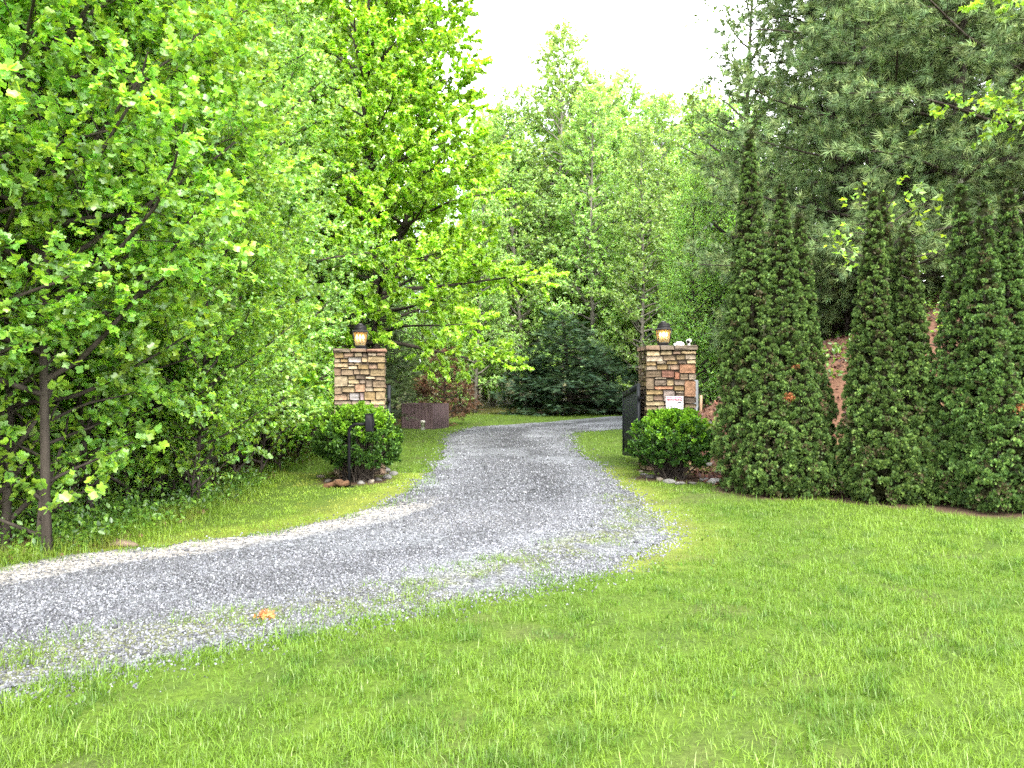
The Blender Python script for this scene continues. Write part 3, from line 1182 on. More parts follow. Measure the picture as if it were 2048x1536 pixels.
for i, (p_, xx, d, sc) in enumerate(mid_list):
    lab = 'bright green leafy poplar within the solid wood left of the drive'
    if i == 1:
        lab = 'pale green poplar whose slim dark trunk shows high in the left wood'
    place(protoM[p_], at(xx, d), r_.uniform(0, 6.28), sc, lab, G_MID)
G_BACK = 'tall pale poplars beyond the left wood'
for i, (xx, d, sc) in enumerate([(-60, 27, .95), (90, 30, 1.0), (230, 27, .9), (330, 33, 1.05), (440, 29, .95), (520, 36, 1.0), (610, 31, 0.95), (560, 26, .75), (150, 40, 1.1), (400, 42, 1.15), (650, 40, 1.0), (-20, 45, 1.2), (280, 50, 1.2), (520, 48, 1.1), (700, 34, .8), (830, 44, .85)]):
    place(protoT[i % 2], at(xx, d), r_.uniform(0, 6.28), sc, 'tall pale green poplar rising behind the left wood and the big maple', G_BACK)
G_CEN = 'pale poplars behind the bend of the drive'
cen = [(1118, 46, 0.98, 'tallest pale poplar behind the bend, its pointed top highest against the white sky'),
       (1245, 48, 0.86, 'pale poplar behind the bend with the second highest top, right of the tallest'),
       (1325, 47, 0.82, None), (1050, 44, 0.74, None), (1185, 43, 0.78, None), (1400, 50, 0.86, None), (1285, 41, 0.66, None),
       (985, 47, 0.80, None), (1360, 47, 0.62, None), (1100, 49, 0.62, None), (1210, 50, 0.6, None), (950, 40, 0.55, None), (1445, 40, 0.7, None), (1190, 49, 0.88, None), (1300, 50, 0.85, None), (1345, 52, 0.88, None), (1395, 55, 0.92, None), (1035, 50, 0.80, None), (970, 54, 0.85, None), (1080, 47, 0.82, None), (1150, 52, 0.92, None), (1255, 53, 0.92, None)]
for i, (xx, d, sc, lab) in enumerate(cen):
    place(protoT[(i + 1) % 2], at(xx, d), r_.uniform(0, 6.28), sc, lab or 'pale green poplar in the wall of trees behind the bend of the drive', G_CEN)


# --- the big yellow-green maple behind the left pillar
def maple():
    r = rngs(41)
    tp = [(0, 0, -.3), (0.02, 0, 1.2), (-0.1, 0.05, 2.6), (-0.02, 0.1, 4.0), (-0.22, 0.1, 5.4), (-0.32, .1, 6.6), (-0.28, 0.0, 8.0), (-0.5, 0.0, 9.6), (-0.3, 0.1, 11.2), (-0.25, 0.1, 12.8), (-.1, 0, 14.2)]

    def limbs(f, p, d, L, r):
        # heavier to the right, over the drive
        k = 1 + (0.22 - 0.25 * f) * max(0, d.x) - 0.1 * max(0, -d.x)
        return d, L * k
    w_, A, B = skeleton(41, 14.2, 0.13, 0.19, 112, lambda f: 3.2 * (1 - f) ** 0.40 + 0.38, lambda f: 0.12 + 0.85 * f,
                        lambda f: -0.15 + 0.35 * f, 2.1, 1.35, 4.2, 0.4, trunk_pts=tp, limbs=limbs, thick=0.42)
    # the second leader forking to the right
    fk = [(0, 0.1, 4.1), (0.45, 0.1, 5.0), (0.75, 0.15, 6.2), (1.0, 0.1, 7.6), (1.3, 0.2, 9.0), (1.5, 0.2, 10.6), (1.55, 0.1, 12.2)]
    w2, A2, B2 = skeleton(43, 12, 0.085, 0.15, 30, lambda f: 2.3 * (1 - f) ** 0.5 + 0.4, lambda f: 0.1 + 0.8 * f, 0.0, 2.1, 1.2, 4.2, 0.4, trunk_pts=fk)
    for k, l in w2.f.items():
        w_.f.setdefault(k, []).extend([a + w_.n for a in l])
    w_.v += w2.v
    w_.c += w2.c
    w_.n += w2.n
    A, B = np.concatenate([A, A2]), np.concatenate([B, B2])
    c = Buf()
    leaves_on(c, 42, A, B, 34, 0.092, LEAF_MAPLE, MAP, droop=0.75, flatn=0.55, outl=0.6, clumpc=0.2)
    return w_, c


mt = plant_tree('maple_tree', 'big yellow-green maple with forked dark trunk arching over the drive', 'tree', *maple(), (M['bark'], M['maple']))
mt.location = at(758, 20.5)


# --- conifers
NEEDLE_TUFT = None


def tuft(n, seed, w=0.10, spread=0.75):
    r = rngs(seed)
    v, f = [], []
    for i in range(n):
        a = r.uniform(0, 6.28)
        s = spread * math.sqrt(r.random())
        d = np.array([math.cos(a) * s, 1.0, math.sin(a) * s])
        d = d / np.linalg.norm(d) * r.uniform(0.75, 1.1)
        sd = np.cross(d, r.normal(size=3))
        sd = sd / np.linalg.norm(sd) * w
        k = len(v)
        v += [-sd * 0.6, sd * 0.6, d]
        f.append((k, k + 1, k + 2))
    return np.array(v), [np.array(f)]


TUFT = tuft(11, 3, 0.075, 0.85)
FLATSPRAY_V = []
FLATSPRAY_F = []
for k_ in range(5):
    for s_ in (-1, 1):
        y0_ = 0.06 + 0.17 * k_
        L_ = 0.42 * (1 - 0.13 * k_)
        n_ = len(FLATSPRAY_V)
        FLATSPRAY_V += [(0, y0_, 0), (0, y0_ + 0.10, 0), (s_ * L_, y0_ + 0.30, -0.05)]
        FLATSPRAY_F.append((n_, n_ + 1, n_ + 2))
n_ = len(FLATSPRAY_V)
FLATSPRAY_V += [(-.05, 0, 0), (.05, 0, 0), (0, 1.12, -.03)]
FLATSPRAY_F.append((n_, n_ + 1, n_ + 2))
FLATSPRAY = (np.array(FLATSPRAY_V, float), [np.array(FLATSPRAY_F)])


def pine(seed, H=17.0, R=3.6, cols=((0.155, 0.235, 0.098), (0.190, 0.268, 0.104), (0.122, 0.195, 0.088), (0.220, 0.28, 0.11)), per=8, size=0.17, nl=74, clear=0.04):
    w_, A, B = skeleton(seed, H, 0.17, clear, nl, lambda f: R * (1 - f) ** 0.6 + 0.3, lambda f: 0.02 + 0.5 * f, 0.12, 2.6, 1.15, 4.4, 0.36, flat=0.5, thick=0.36, bare=0.15)
    c = Buf()
    leaves_on(c, seed + 1, A, B, per, size, TUFT, cols, droop=0.25, flatn=0.4, outl=1.1, clumpc=0.3)
    return w_, c


def spruce(seed, H=6.5, R=2.4, cols=((0.066, 0.122, 0.066), (0.088, 0.150, 0.074), (0.050, 0.098, 0.06)), size=0.30, per=4, nl=70, down=-0.1, clear=0.02):
    w_, A, B = skeleton(seed, H, 0.12, clear, nl, lambda f: R * (1 - f) ** 0.85 + 0.15, lambda f: down + 0.55 * f, 0.1, 3.2, 0.85, 4.5, 0.3, flat=0.75, bare=0.12)
    c = Buf()
    leaves_on(c, seed + 1, A, B, per, size, FLATSPRAY, cols, droop=0.15, flatn=1.6, outl=1.3, clumpc=0.25)
    return w_, c


NB = (M['bark'], M['needle'])
protoP = [plant_tree('pine_tree', '', 'tree', *pine(501), NB), plant_tree('pine_tree', '', 'tree', *pine(531, 15.0, 4.0), NB)]
G_PINE = 'olive green pines on the right bank'
pines = [(1670, 21.5, 1.0, 'olive pine on the bank behind the tallest evergreen clump, nearest the sky gap'),
         (1760, 18.5, 1.0, 'olive pine on the bank directly above the middle evergreen clump'),
         (1930, 17.0, 1.0, None), (2080, 15.5, 0.95, None), (1690, 25.0, 1.1, None), (1860, 24.0, 1.15, None), (2010, 22.0, 1.1, None), (1610, 30.0, 0.82, None), (1780, 31, 1.2, None), (2180, 20, 1.1, None)]
for i, (xx, d, sc, lab) in enumerate(pines):
    place(protoP[i % 2], at(xx, d), r_.uniform(0, 6.28), sc, lab or 'dark olive pine in the dense stand on the right bank', G_PINE)

protoS = [plant_tree('spruce_tree', '', 'tree', *spruce(601), NB)]
G_SPR = 'dark spruces at the bend of the drive'
spr = [(1070, 38.5, 0.72, 'low dark spruce at the left end of the dark row at the bend'), (1140, 38.0, 1.12, 'broadest dark spruce in the row at the bend of the drive'),
       (1222, 40.0, 0.80, 'dark spruce beside the open right gate leaf at the bend'), (1275, 43, 0.95, 'bluish dark spruce partly behind the right pillar')]
for i, (xx, d, sc, lab) in enumerate(spr):
    place(protoS[0], at(xx, d), r_.uniform(0, 6.28), (sc * 1.1, sc * 1.1, sc * 0.63), lab, G_SPR)
# hemlocks behind the left pillar (olive, feathery)
protoH = [plant_tree('hemlock_tree', '', 'tree', *spruce(651, 7.5, 2.3, ((0.075, 0.115, 0.045), (0.095, 0.14, 0.05), (0.055, 0.09, 0.045)), 0.26, 4, 60, -0.05, 0.05), NB)]
for xx, d, sc, lab in [(655, 21, 0.95, 'feathery olive hemlock behind the left stone pillar'), (728, 28.0, 0.85, 'hemlock between left pillar and the maple trunk'), (790, 31, 0.55, 'low hemlock behind the brown board enclosure'), (1560, 24, .8, 'hemlock behind the tallest evergreen clump on the bank'), (1440, 30, 0.85, 'hemlock right of the right pillar behind the fence posts'), (1690, 20, 0.6, 'low hemlock on the bank between the two left evergreen clumps')]:
    place(protoH[0], at(xx, d), r_.uniform(0, 6.28), sc, lab, 'hemlocks round the gateway')
# the dead brown conifer
dw, dA, dB = skeleton(671, 3.4, 0.07, 0.03, 46, lambda f: 1.35 * (1 - f) ** 0.6 + 0.1, lambda f: 0.15 + 0.5 * f, 0.05, 4, 0.6, 5.5, 0.25, flat=0.5)
dc = Buf()
leaves_on(dc, 672, dA, dB, 4, 0.2, FLATSPRAY, [(0.12, 0.062, 0.035), (0.085, 0.045, 0.026), (0.15, 0.08, 0.045)], droop=0.4, flatn=0.6)
dt = plant_tree('dead_conifer', 'dead rust-brown conifer behind the brown board enclosure', 'tree', dw, dc, NB)
dt.location = at(886, 28.5)
dt.scale = (0.9, 0.9, 0.8)

# --- thin deciduous tree with sparse leaves against the sky on the right, and the bright branch in the top right corner
sw, sA, sB = skeleton(701, 17, 0.13, 0.3, 40, lambda f: 2.4 * (1 - f) ** 0.5 + 0.5, lambda f: 0.4 + 0.5 * f, 0.1, 1.4, 1.2, 2.6, 0.45)
sc_ = Buf()
leaves_on(sc_, 702, sA, sB, 5, 0.13, LEAF_RHOMB, [(0.09, 0.15, 0.05), (0.12, 0.19, 0.06), (0.15, 0.24, 0.06)], droop=0.3)
st = plant_tree('sparse_tree', 'spindly thin-leaved tree with white sky showing through, right of the sky gap', 'tree', sw, sc_, BK)
st.location = at(1450, 26)
cw, cA, cB = skeleton(711, 9.5, 0.07, 0.52, 22, lambda f: 2.5 * (1 - f) ** 0.5 + 0.4, lambda f: 0.15 + 0.6 * f, 0.0, 2.6, 0.8, 6.0, 0.32, twig_tubes=True, thick=0.35)
cc_ = Buf()
leaves_on(cc_, 712, cA, cB, 11, 0.075, LEAF_MAPLE, POP, droop=0.4)
ct_ = plant_tree('broadleaf_tree', 'bright green broadleaf branches hanging into the upper right corner', 'tree', cw, cc_, BK, 'bright broadleaf trees on the right')
ct_.location = at(2275, 10.6)
cw, cA, cB = skeleton(721, 3.5, 0.025, 0.66, 9, lambda f: 0.8 * (1 - f) ** 0.4 + 0.2, lambda f: 0.2 + 0.6 * f, 0.1, 3, 0.5, 5, 0.22, twig_tubes=True, thick=0.6)
cc_ = Buf()
leaves_on(cc_, 722, cA, cB, 2, 0.085, LEAF_MAPLE, POP, droop=0.3)
ct_ = plant_tree('broadleaf_sapling', 'thin bright-leaved sapling poking out behind the middle evergreen clump', 'tree', cw, cc_, BK, 'bright broadleaf trees on the right')
ct_.location = at(1775, 12.6)
place(ct_, at(1775, 12.6), 0.0, 1.0, 'thin bright-leaved sapling poking out behind the middle evergreen clump', 'bright broadleaf trees on the right')
place(ct_, at(1885, 12.0), 2.0, 0.62, 'lower bright-leaved sapling showing between the middle and right evergreen clumps', 'bright broadleaf trees on the right')
for xx, d, sc, lab in [(1385, 25, 0.62, 'bright green leafy tree right behind the right stone pillar'), (1440, 30, 0.85, 'green leafy tree between right pillar and the tallest evergreen clump'), (1500, 36, 1.1, 'tall green tree under the sky gap right of the pillar')]:
    place(protoM[0], at(xx, d), r_.uniform(0, 6.28), sc, lab, 'leafy trees behind the right pillar')


# --- saplings and undergrowth at the edge of the left wood
def sapling(seed, H=2.2):
    w_, A, B = skeleton(seed, H, 0.016, 0.05, 22, lambda f: 0.75 * (1 - f) ** 0.5 + 0.15, lambda f: 0.5 + 0.4 * f, 0.2, 3.5, 0.4, 6, 0.2, twig_tubes=True, thick=0.6, trunk_wob=0.06)
    c = Buf()
    leaves_on(c, seed + 1, A, B, 8, 0.066, LEAF_OVAL if seed % 2 else LEAF_POPLAR, POP, droop=0.2)
    return w_, c


protoY = [plant_tree('sapling', '', 'sapling', *sapling(801), BK), plant_tree('sapling', '', 'sapling', *sapling(804, 2.6), BK)]
for i in range(96):
    if i < 34:
        d = r_.uniform(6.9, 10.5)
    else:
        d = r_.uniform(9.5, 19)
    xw = np.interp(d, WOODS[:, 1], WOODS[:, 0]) - r_.uniform(0.25, 2.8)
    place(protoY[i % 2], (xw, d, float(gz(xw, d)) - 0.02), r_.uniform(0, 6.28), r_.uniform(0.6, 1.5), 'thin leafy sapling at the shady edge of the left wood', 'saplings along the wood edge')
for i, (xx, d, sc) in enumerate([(560, 13.3, .95), (600, 15.5, 1.1), (635, 16.5, 1.0), (520, 12.4, 0.9), (590, 17.5, 1.25)]):
    place(protoY[i % 2], at(xx, d), r_.uniform(0, 6.28), sc, 'bright sapling leaning out of the wood toward the left pillar bush', 'bright saplings near the left pillar')


def undergrowth():
    r = rngs(91)
    b = Buf()
    N = 5200
    y = np.concatenate([r.uniform(6.0, 20, N), r.uniform(6.2, 12, 2200)])
    wd = np.concatenate([r.uniform(-0.1, 5.0, N), r.uniform(0.0, 1.2, 2200)])
    x = np.interp(y, WOODS[:, 1], WOODS[:, 0]) - wd
    k = r.random(len(x)) < (0.35 + 0.65 * sstep(0.4, 0.6, fbm(x, y, 0.9, 3)))
    x, y, wd = x[k], y[k], wd[k]
    h = np.where(wd < 0.6, 0.12, 0.22) * r.uniform(0.3, 2.0, len(x)) * sstep(-0.5, 0.4, wd)
    A = np.stack([x, y, gz(x, y)], 1)
    B = A + np.stack([r.normal(0, 0.09, len(x)), r.normal(0, 0.09, len(x)), h + 0.04], 1)
    leaves_on(b, 92, A, B, 6, 0.05, LEAF_OVAL, [(0.10, 0.22, 0.035), (0.14, 0.28, 0.035), (0.075, 0.16, 0.035), (0.18, 0.32, 0.04)], droop=0.1, flatn=1.1, outl=0.35)
    return b


tag(undergrowth().build('undergrowth', M['leaf']), 'low leafy herbs carpeting the edge of the left wood', 'undergrowth', kind='stuff')

# ------------------------------------------------------------------ clipped evergreens and bushes
SPRAY_V, SPRAY_F = [], []
for k_, (ax_, ln_) in enumerate([(0, 1.0), (0.5, .85), (-0.5, .85), (1.0, .62), (-1.0, .62)]):
    n_ = len(SPRAY_V)
    cx_, sx_ = math.cos(ax_), math.sin(ax_)
    w_ = 0.11
    SPRAY_V += [(-w_ * 0.4 * cx_ + 0.05 * sx_, w_ * 0.4 * sx_ + 0.05 * cx_, 0), (sx_ * ln_ * .55 + w_ * cx_, cx_ * ln_ * .55 - w_ * sx_, 0.03 * (k_ % 2)),
                (sx_ * ln_, cx_ * ln_, -0.06), (sx_ * ln_ * .55 - w_ * cx_, cx_ * ln_ * .55 + w_ * sx_, 0.03 * (k_ % 2))]
    SPRAY_F += [(n_, n_ + 1, n_ + 2, n_ + 3)]
SPRAY = (np.array(SPRAY_V, float), [np.array(SPRAY_F)])


def arborvitae(seed, leaders, label, loc, n_clump, per, patches=()):
    r = rngs(seed)
    root = thing('arborvitae', label, 'evergreen shrub', loc, 0, 'column evergreens along the lawn')
    w = Buf()
    for (dx, dy, H, R) in leaders:
        t = np.linspace(0, 1, 7)
        pts = np.stack([dx * (0.25 + 0.75 * sstep(0, .5, t)) + 0.03 * r.normal(size=7), dy * (0.25 + 0.75 * sstep(0, .5, t)) + 0.03 * r.normal(size=7), -0.15 + t * H * 0.96], 1)
        tube(w, pts, 0.055 * (1 - t) + 0.006, 6)
        for k in range(60):   # bare inner twigs
            f = r.uniform(0.03, 0.9)
            a = r.uniform(0, 6.28)
            p = np.array([np.interp(f, t, pts[:, 0]), np.interp(f, t, pts[:, 1]), f * H])
            L = R * min(1, (1 - f) ** 0.62 * 1.15) * 0.85
            q = p + np.array([math.cos(a) * L, math.sin(a) * L, 0.35 * L])
            tube(w, [p, (p + q) / 2 - [0, 0, .04 * L], q], [0.010, 0.007, 0.003], 3, cap=False)
    w.build('trunk', M['bark'], root, smooth=True)

    def prof(t, R):
        return 0.90 * R * np.minimum(1, (1 - t) ** 0.80 * 1.08) * (0.70 + 0.30 * sstep(0, 0.13, t))
    area = np.array([H * R for (_, _, H, R) in leaders])
    tt_ = np.linspace(0, 0.99, 400)
    cdf = np.cumsum(prof(tt_, 1.0) + 0.10)
    li, t, az = [], [], []
    sp = 0.105
    for k, (dx, dy, H, R) in enumerate(leaders):      # tufts spiral up each leader
        z, row = 0.03, 0
        while z < H * 0.985:
            f = z / H
            n_ = max(1, int(round(2 * math.pi * float(prof(np.array(f), R)) / (sp * (1 - 0.3 * f)))))
            for j in range(n_):
                li.append(k)
                az.append(2 * math.pi * (j + 0.5 * (row % 2) + 0.35 * r.normal()) / n_)
                t.append(min(0.99, max(0.004, f + 0.03 / H * r.normal())))
            z += sp * (1 - 0.3 * f) * 0.92
            row += 1
    li, t, az = np.array(li), np.array(t), np.array(az)
    n_clump = len(li)
    LD = np.array(leaders)[li]
    lump = 0.82 + 0.36 * vnoise(az * 1.3 + li * 9.0, t * LD[:, 2] * 1.6, 1.0)
    depth = 1 + np.clip(0.09 * r.normal(size=n_clump), -0.2, 0.14)
    rad = prof(t, LD[:, 3]) * lump * depth
    out = np.stack([np.cos(az), np.sin(az), 0.35 + 0 * az], 1)
    C = np.stack([LD[:, 0] + rad * np.cos(az), LD[:, 1] + rad * np.sin(az), 0.05 + t * LD[:, 2]], 1)
    # drop clumps buried deep inside a neighbouring leader
    keep = np.ones(n_clump, bool)
    for k, (dx, dy, H, R) in enumerate(leaders):
        tt = np.clip(C[:, 2] / H, 0, 1)
        inside_ = (np.hypot(C[:, 0] - dx, C[:, 1] - dy) < 0.55 * prof(tt, R)) & (C[:, 2] < H * 0.95) & (li != k)
        keep &= ~inside_
    C, out, t, az, li, depth = C[keep], unit(out[keep]), t[keep], az[keep], li[keep], depth[keep]
    n = len(C)
    cs = r.uniform(0.035, 0.085, n) * (1 - 0.55 * t)
    ia = np.repeat(np.arange(n), per)
    N = len(ia)
    u = unit(out[ia] * 0.8 + np.array([0, 0, 0.35]) + 0.85 * r.normal(size=(N, 3)))
    P = C[ia] + u * cs[ia][:, None] * (0.55 + 0.5 * r.random((N, 1)))
    d = unit(u * 0.85 + np.array([0, 0, 0.6]) + 0.4 * r.normal(size=(N, 3)))
    nrm = unit(np.cross(d, unit(r.normal(size=(N, 3)) + 0.0)))
    x = unit(np.cross(d, nrm))
    s = (0.035 * (0.7 + 0.6 * r.random(N)) * (1 - 0.35 * t[ia]))[:, None]
    base = np.array([(0.056, 0.106, 0.027), (0.076, 0.134, 0.031), (0.043, 0.084, 0.025), (0.106, 0.170, 0.038)])
    k = r.integers(0, 4, N)
    cl = np.clip(1 + 0.22 * r.normal(size=n), 0.6, 1.5)
    tipk = np.clip(np.sum((P - C[ia]) * out[ia], 1) / cs[ia], 0, 1)[:, None]      # fresh growth on outer tips; tuft interiors darkened to paint self-shadow
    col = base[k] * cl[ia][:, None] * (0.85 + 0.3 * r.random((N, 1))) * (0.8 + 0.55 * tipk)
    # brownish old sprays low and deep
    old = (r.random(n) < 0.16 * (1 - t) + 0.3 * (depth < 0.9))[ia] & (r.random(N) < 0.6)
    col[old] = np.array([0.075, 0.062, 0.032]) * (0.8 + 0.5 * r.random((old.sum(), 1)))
    for (pxx, pz, pr_) in patches:   # small dead rust-coloured patches seen in the photo
        hit = (np.hypot(P[:, 0] - pxx, P[:, 2] - pz) < pr_) & (P[:, 1] < 0.0) & (r.random(N) < 0.8)
        col[hit] = np.array([0.30, 0.12, 0.05]) * (0.7 + 0.6 * r.random((hit.sum(), 1)))
    b = Buf()
    # inner, older sprays that close the crown, dark colour painting self-shadow in the gaps
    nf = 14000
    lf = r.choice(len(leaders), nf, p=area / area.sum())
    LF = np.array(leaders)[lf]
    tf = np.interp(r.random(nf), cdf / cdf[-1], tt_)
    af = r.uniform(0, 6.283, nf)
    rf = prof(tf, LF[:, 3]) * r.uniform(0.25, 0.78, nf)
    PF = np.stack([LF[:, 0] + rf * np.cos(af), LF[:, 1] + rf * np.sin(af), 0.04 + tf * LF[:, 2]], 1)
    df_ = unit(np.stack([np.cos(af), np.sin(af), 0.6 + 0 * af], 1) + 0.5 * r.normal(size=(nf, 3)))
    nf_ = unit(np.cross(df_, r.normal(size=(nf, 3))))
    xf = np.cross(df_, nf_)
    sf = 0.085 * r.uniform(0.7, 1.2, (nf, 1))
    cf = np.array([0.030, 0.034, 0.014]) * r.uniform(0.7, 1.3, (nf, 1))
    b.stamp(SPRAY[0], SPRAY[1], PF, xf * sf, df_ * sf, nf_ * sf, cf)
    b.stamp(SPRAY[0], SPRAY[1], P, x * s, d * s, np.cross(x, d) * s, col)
    b.build('crown', M['arbor'], root)
    return root


arborvitae(901, [(-.36, .05, 5.08, .46), (.07, 0, 4.3, .50), (.36, .1, 3.9, .48), (.18, -.28, 2.1, .50), (-.22, -.26, 2.3, .46), (.42, -.12, 1.5, .42), (-.05, .45, 3.4, .45)],
           'tallest dark column evergreen clump with three pointed tops, next to the right pillar', (px(1555, 992)[0] + 0.12, 10.75, -0.03), 1500, 56, ((.02, 1.35, .06), (.12, 1.75, .04)))
arborvitae(921, [(-.20, 0, 4.0, .42), (.05, .28, 4.1, .38), (.27, .12, 3.62, .40), (.17, -.2, 3.38, .40), (-.18, -.25, 2.0, .44), (.28, -.22, 1.8, .42), (0, .4, 3.0, .38)],
           'middle dark column evergreen clump with four pointed tops', (px(1785, 1005)[0] + .1, 10.1, -0.03), 1400, 56)
arborvitae(941, [(-.24, .2, 4.05, .38), (-.11, -.05, 3.8, .40), (.26, .05, 4.02, .44), (.66, .1, 3.6, .44), (-.05, -.28, 2.0, .44), (.42, -.3, 1.9, .46), (.3, .35, 3.0, .4)],
           'dark column evergreen clump cut off by the right edge of the view', (px(1990, 1028)[0] + .24, 9.4, -0.03), 1500, 56, ((-.36, 3.2, .05), (.35, 1.6, .07), (.05, 1.25, .06)))


def bush(seed, loc, rx, ry, z0, z1, label):
    r = rngs(seed)
    root = thing('round_bush', label, 'bush', loc, 0, 'clipped bushes at the pillars')
    w = Buf()
    n = 620
    u = unit(r.normal(size=(n, 3)))
    u[:, 2] = np.where(u[:, 2] < -0.75, -u[:, 2], u[:, 2])
    k = (1 - 0.5 * r.random(n) ** 2.5) * (0.9 + 0.28 * (vnoise(u[:, 0] * 2.2 + 5, u[:, 1] * 2.2 + u[:, 2] * 3 + 9, 1.3) - 0.4))
    zc, zr = (z0 + z1) / 2, (z1 - z0) / 2
    T = np.stack([u[:, 0] * rx * k, u[:, 1] * ry * k, zc + u[:, 2] * zr * k], 1)
    for i in range(0, n, 5):
        a = np.array([0.12 * r.normal(), 0.08 * r.normal(), -0.05])
        m_ = a * 0.3 + T[i] * 0.45
        m_[2] = T[i][2] * 0.35
        tube(w, [a, m_, T[i]], [0.012, 0.008, 0.003], 4, cap=False)
    w.build('stems', M['bark'], root, smooth=True)
    b = Buf()
    D = unit(u * 0.8 + np.array([0, 0, 0.55]) + 0.25 * r.normal(size=(n, 3)))
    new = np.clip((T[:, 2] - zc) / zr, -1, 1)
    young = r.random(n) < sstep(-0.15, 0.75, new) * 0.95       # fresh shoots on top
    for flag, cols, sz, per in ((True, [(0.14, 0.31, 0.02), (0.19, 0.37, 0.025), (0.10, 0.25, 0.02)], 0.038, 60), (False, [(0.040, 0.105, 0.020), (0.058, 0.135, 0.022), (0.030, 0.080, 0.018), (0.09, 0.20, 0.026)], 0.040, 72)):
        q = young == flag
        leaves_on(b, seed + 3 + flag, T[q] - D[q] * 0.09, T[q] + D[q] * 0.07, per, sz, LEAF_OVAL, cols, droop=-0.25, flatn=0.6, outl=0.5, clumpc=0.15)
    b.build('foliage', M['bushleaf'], root)
    return root


bush(961, (-2.40, 11.95, 0.0), 0.66, 0.55, 0.09, 1.20, 'rounded green bush behind the black keypad post, in front of the left pillar')
bush(971, (2.53, 12.25, 0.0), 0.64, 0.55, 0.06, 1.12, 'rounded green bush in front of the right pillar, below the warning sign')

# ------------------------------------------------------------------ stone pillars
SROWS_L = [(240, 312, 402, 442), (315, 388, 402, 432), (391, 450, 402, 430), (453, 490, 402, 432), (493, 560, 402, 424), (563, 627, 398, 424), (493, 625, 427, 474), (446, 490, 435, 474),
           (346, 443, 435, 476), (315, 343, 435, 446), (240, 286, 446, 478), (289, 343, 448, 474), (240, 344, 480, 514), (346, 390, 480, 496), (393, 440, 478, 496), (347, 416, 499, 527), (419, 500, 492, 527),
           (503, 564, 490, 524), (567, 627, 477, 524), (240, 290, 518, 577), (293, 346, 517, 528), (294, 384, 531, 574), (387, 432, 531, 568), (435, 508, 530, 568), (511, 627, 528, 580), (240, 342, 580, 660),
           (345, 400, 577, 607), (403, 472, 571, 604), (475, 552, 584, 602), (555, 627, 583, 612), (346, 428, 610, 640), (431, 476, 607, 638), (479, 528, 605, 664), (531, 627, 616, 666), (345, 396, 643, 660),
           (398, 472, 641, 704), (475, 534, 668, 698), (537, 627, 669, 697), (240, 298, 663, 718), (300, 396, 663, 706), (240, 336, 722, 766), (339, 354, 710, 764), (357, 430, 709, 768), (433, 464, 708, 766),
           (467, 552, 700, 766), (555, 627, 700, 762), (240, 372, 770, 800), (376, 512, 771, 802), (516, 627, 766, 802)]
SROWS_R = [(347, 452, 404, 440), (455, 548, 400, 432), (551, 611, 398, 427), (614, 730, 398, 425), (347, 474, 443, 483), (478, 575, 436, 474), (578, 645, 432, 470), (648, 730, 428, 466), (347, 424, 486, 515),
           (427, 498, 478, 501), (502, 590, 477, 504), (593, 657, 473, 500), (660, 730, 469, 499), (347, 426, 518, 549), (429, 514, 504, 545), (517, 528, 508, 545), (531, 600, 508, 546), (603, 730, 502, 572),
           (347, 462, 552, 602), (465, 562, 548, 606), (565, 605, 560, 622), (608, 670, 575, 622), (673, 730, 575, 624), (410, 502, 606, 619), (347, 406, 607, 697), (410, 502, 623, 668), (505, 558, 622, 668),
           (561, 652, 626, 665), (410, 556, 672, 697), (560, 638, 669, 706), (641, 730, 628, 754), (347, 474, 701, 737), (477, 568, 704, 786), (572, 638, 709, 729), (347, 403, 741, 787), (406, 474, 740, 784),
           (641, 730, 758, 804), (572, 638, 732, 760), (347, 484, 790, 822), (487, 560, 789, 822), (563, 638, 764, 804), (347, 430, 826, 861), (433, 510, 826, 861), (513, 640, 808, 842), (643, 730, 808, 840),
           (641, 676, 843, 882), (679, 730, 844, 898)]
ORANGE_R = {(603, 730, 502, 572): (0.31, 0.165, 0.095), (641, 730, 628, 754): (0.32, 0.18, 0.105), (410, 556, 672, 697): (0.33, 0.17, 0.10), (465, 562, 548, 606): (0.24, 0.12, 0.085), (565, 605, 560, 622): (0.33, 0.15, 0.09),
            (477, 568, 704, 786): (0.27, 0.22, 0.19)}
ORANGE_L = {(398, 472, 641, 704): (0.30, 0.19, 0.12), (346, 443, 435, 476): (0.34, 0.30, 0.27), (357, 430, 709, 768): (0.27, 0.25, 0.24), (433, 464, 708, 766): (0.28, 0.21, 0.20)}
STONES = [(0.30, 0.225, 0.125), (0.26, 0.195, 0.115), (0.35, 0.275, 0.16), (0.21, 0.155, 0.10), (0.31, 0.25, 0.18), (0.25, 0.17, 0.115), (0.36, 0.29, 0.19), (0.17, 0.13, 0.095), (0.29, 0.205, 0.10)]


def fill_rows(r, W, z0, z1):
    """random dry-laid courses: (u0,u1,z0,z1)"""
    out, z = [], z1
    while z > z0 + 0.02:
        h = min(r.uniform(0.055, 0.13), z - z0)
        u = 0
        while u < W - 0.01:
            w = r.uniform(0.09, 0.26)
            if W - u - w < 0.08:
                w = W - u
            if h > 0.09 and r.random() < 0.3:
                hm = h * r.uniform(0.4, 0.6)
                out += [(u, u + w, z - hm, z), (u, u + w, z - h, z - hm)]
            else:
                out.append((u, u + w, z - h, z))
            u += w
        z -= h
    return out


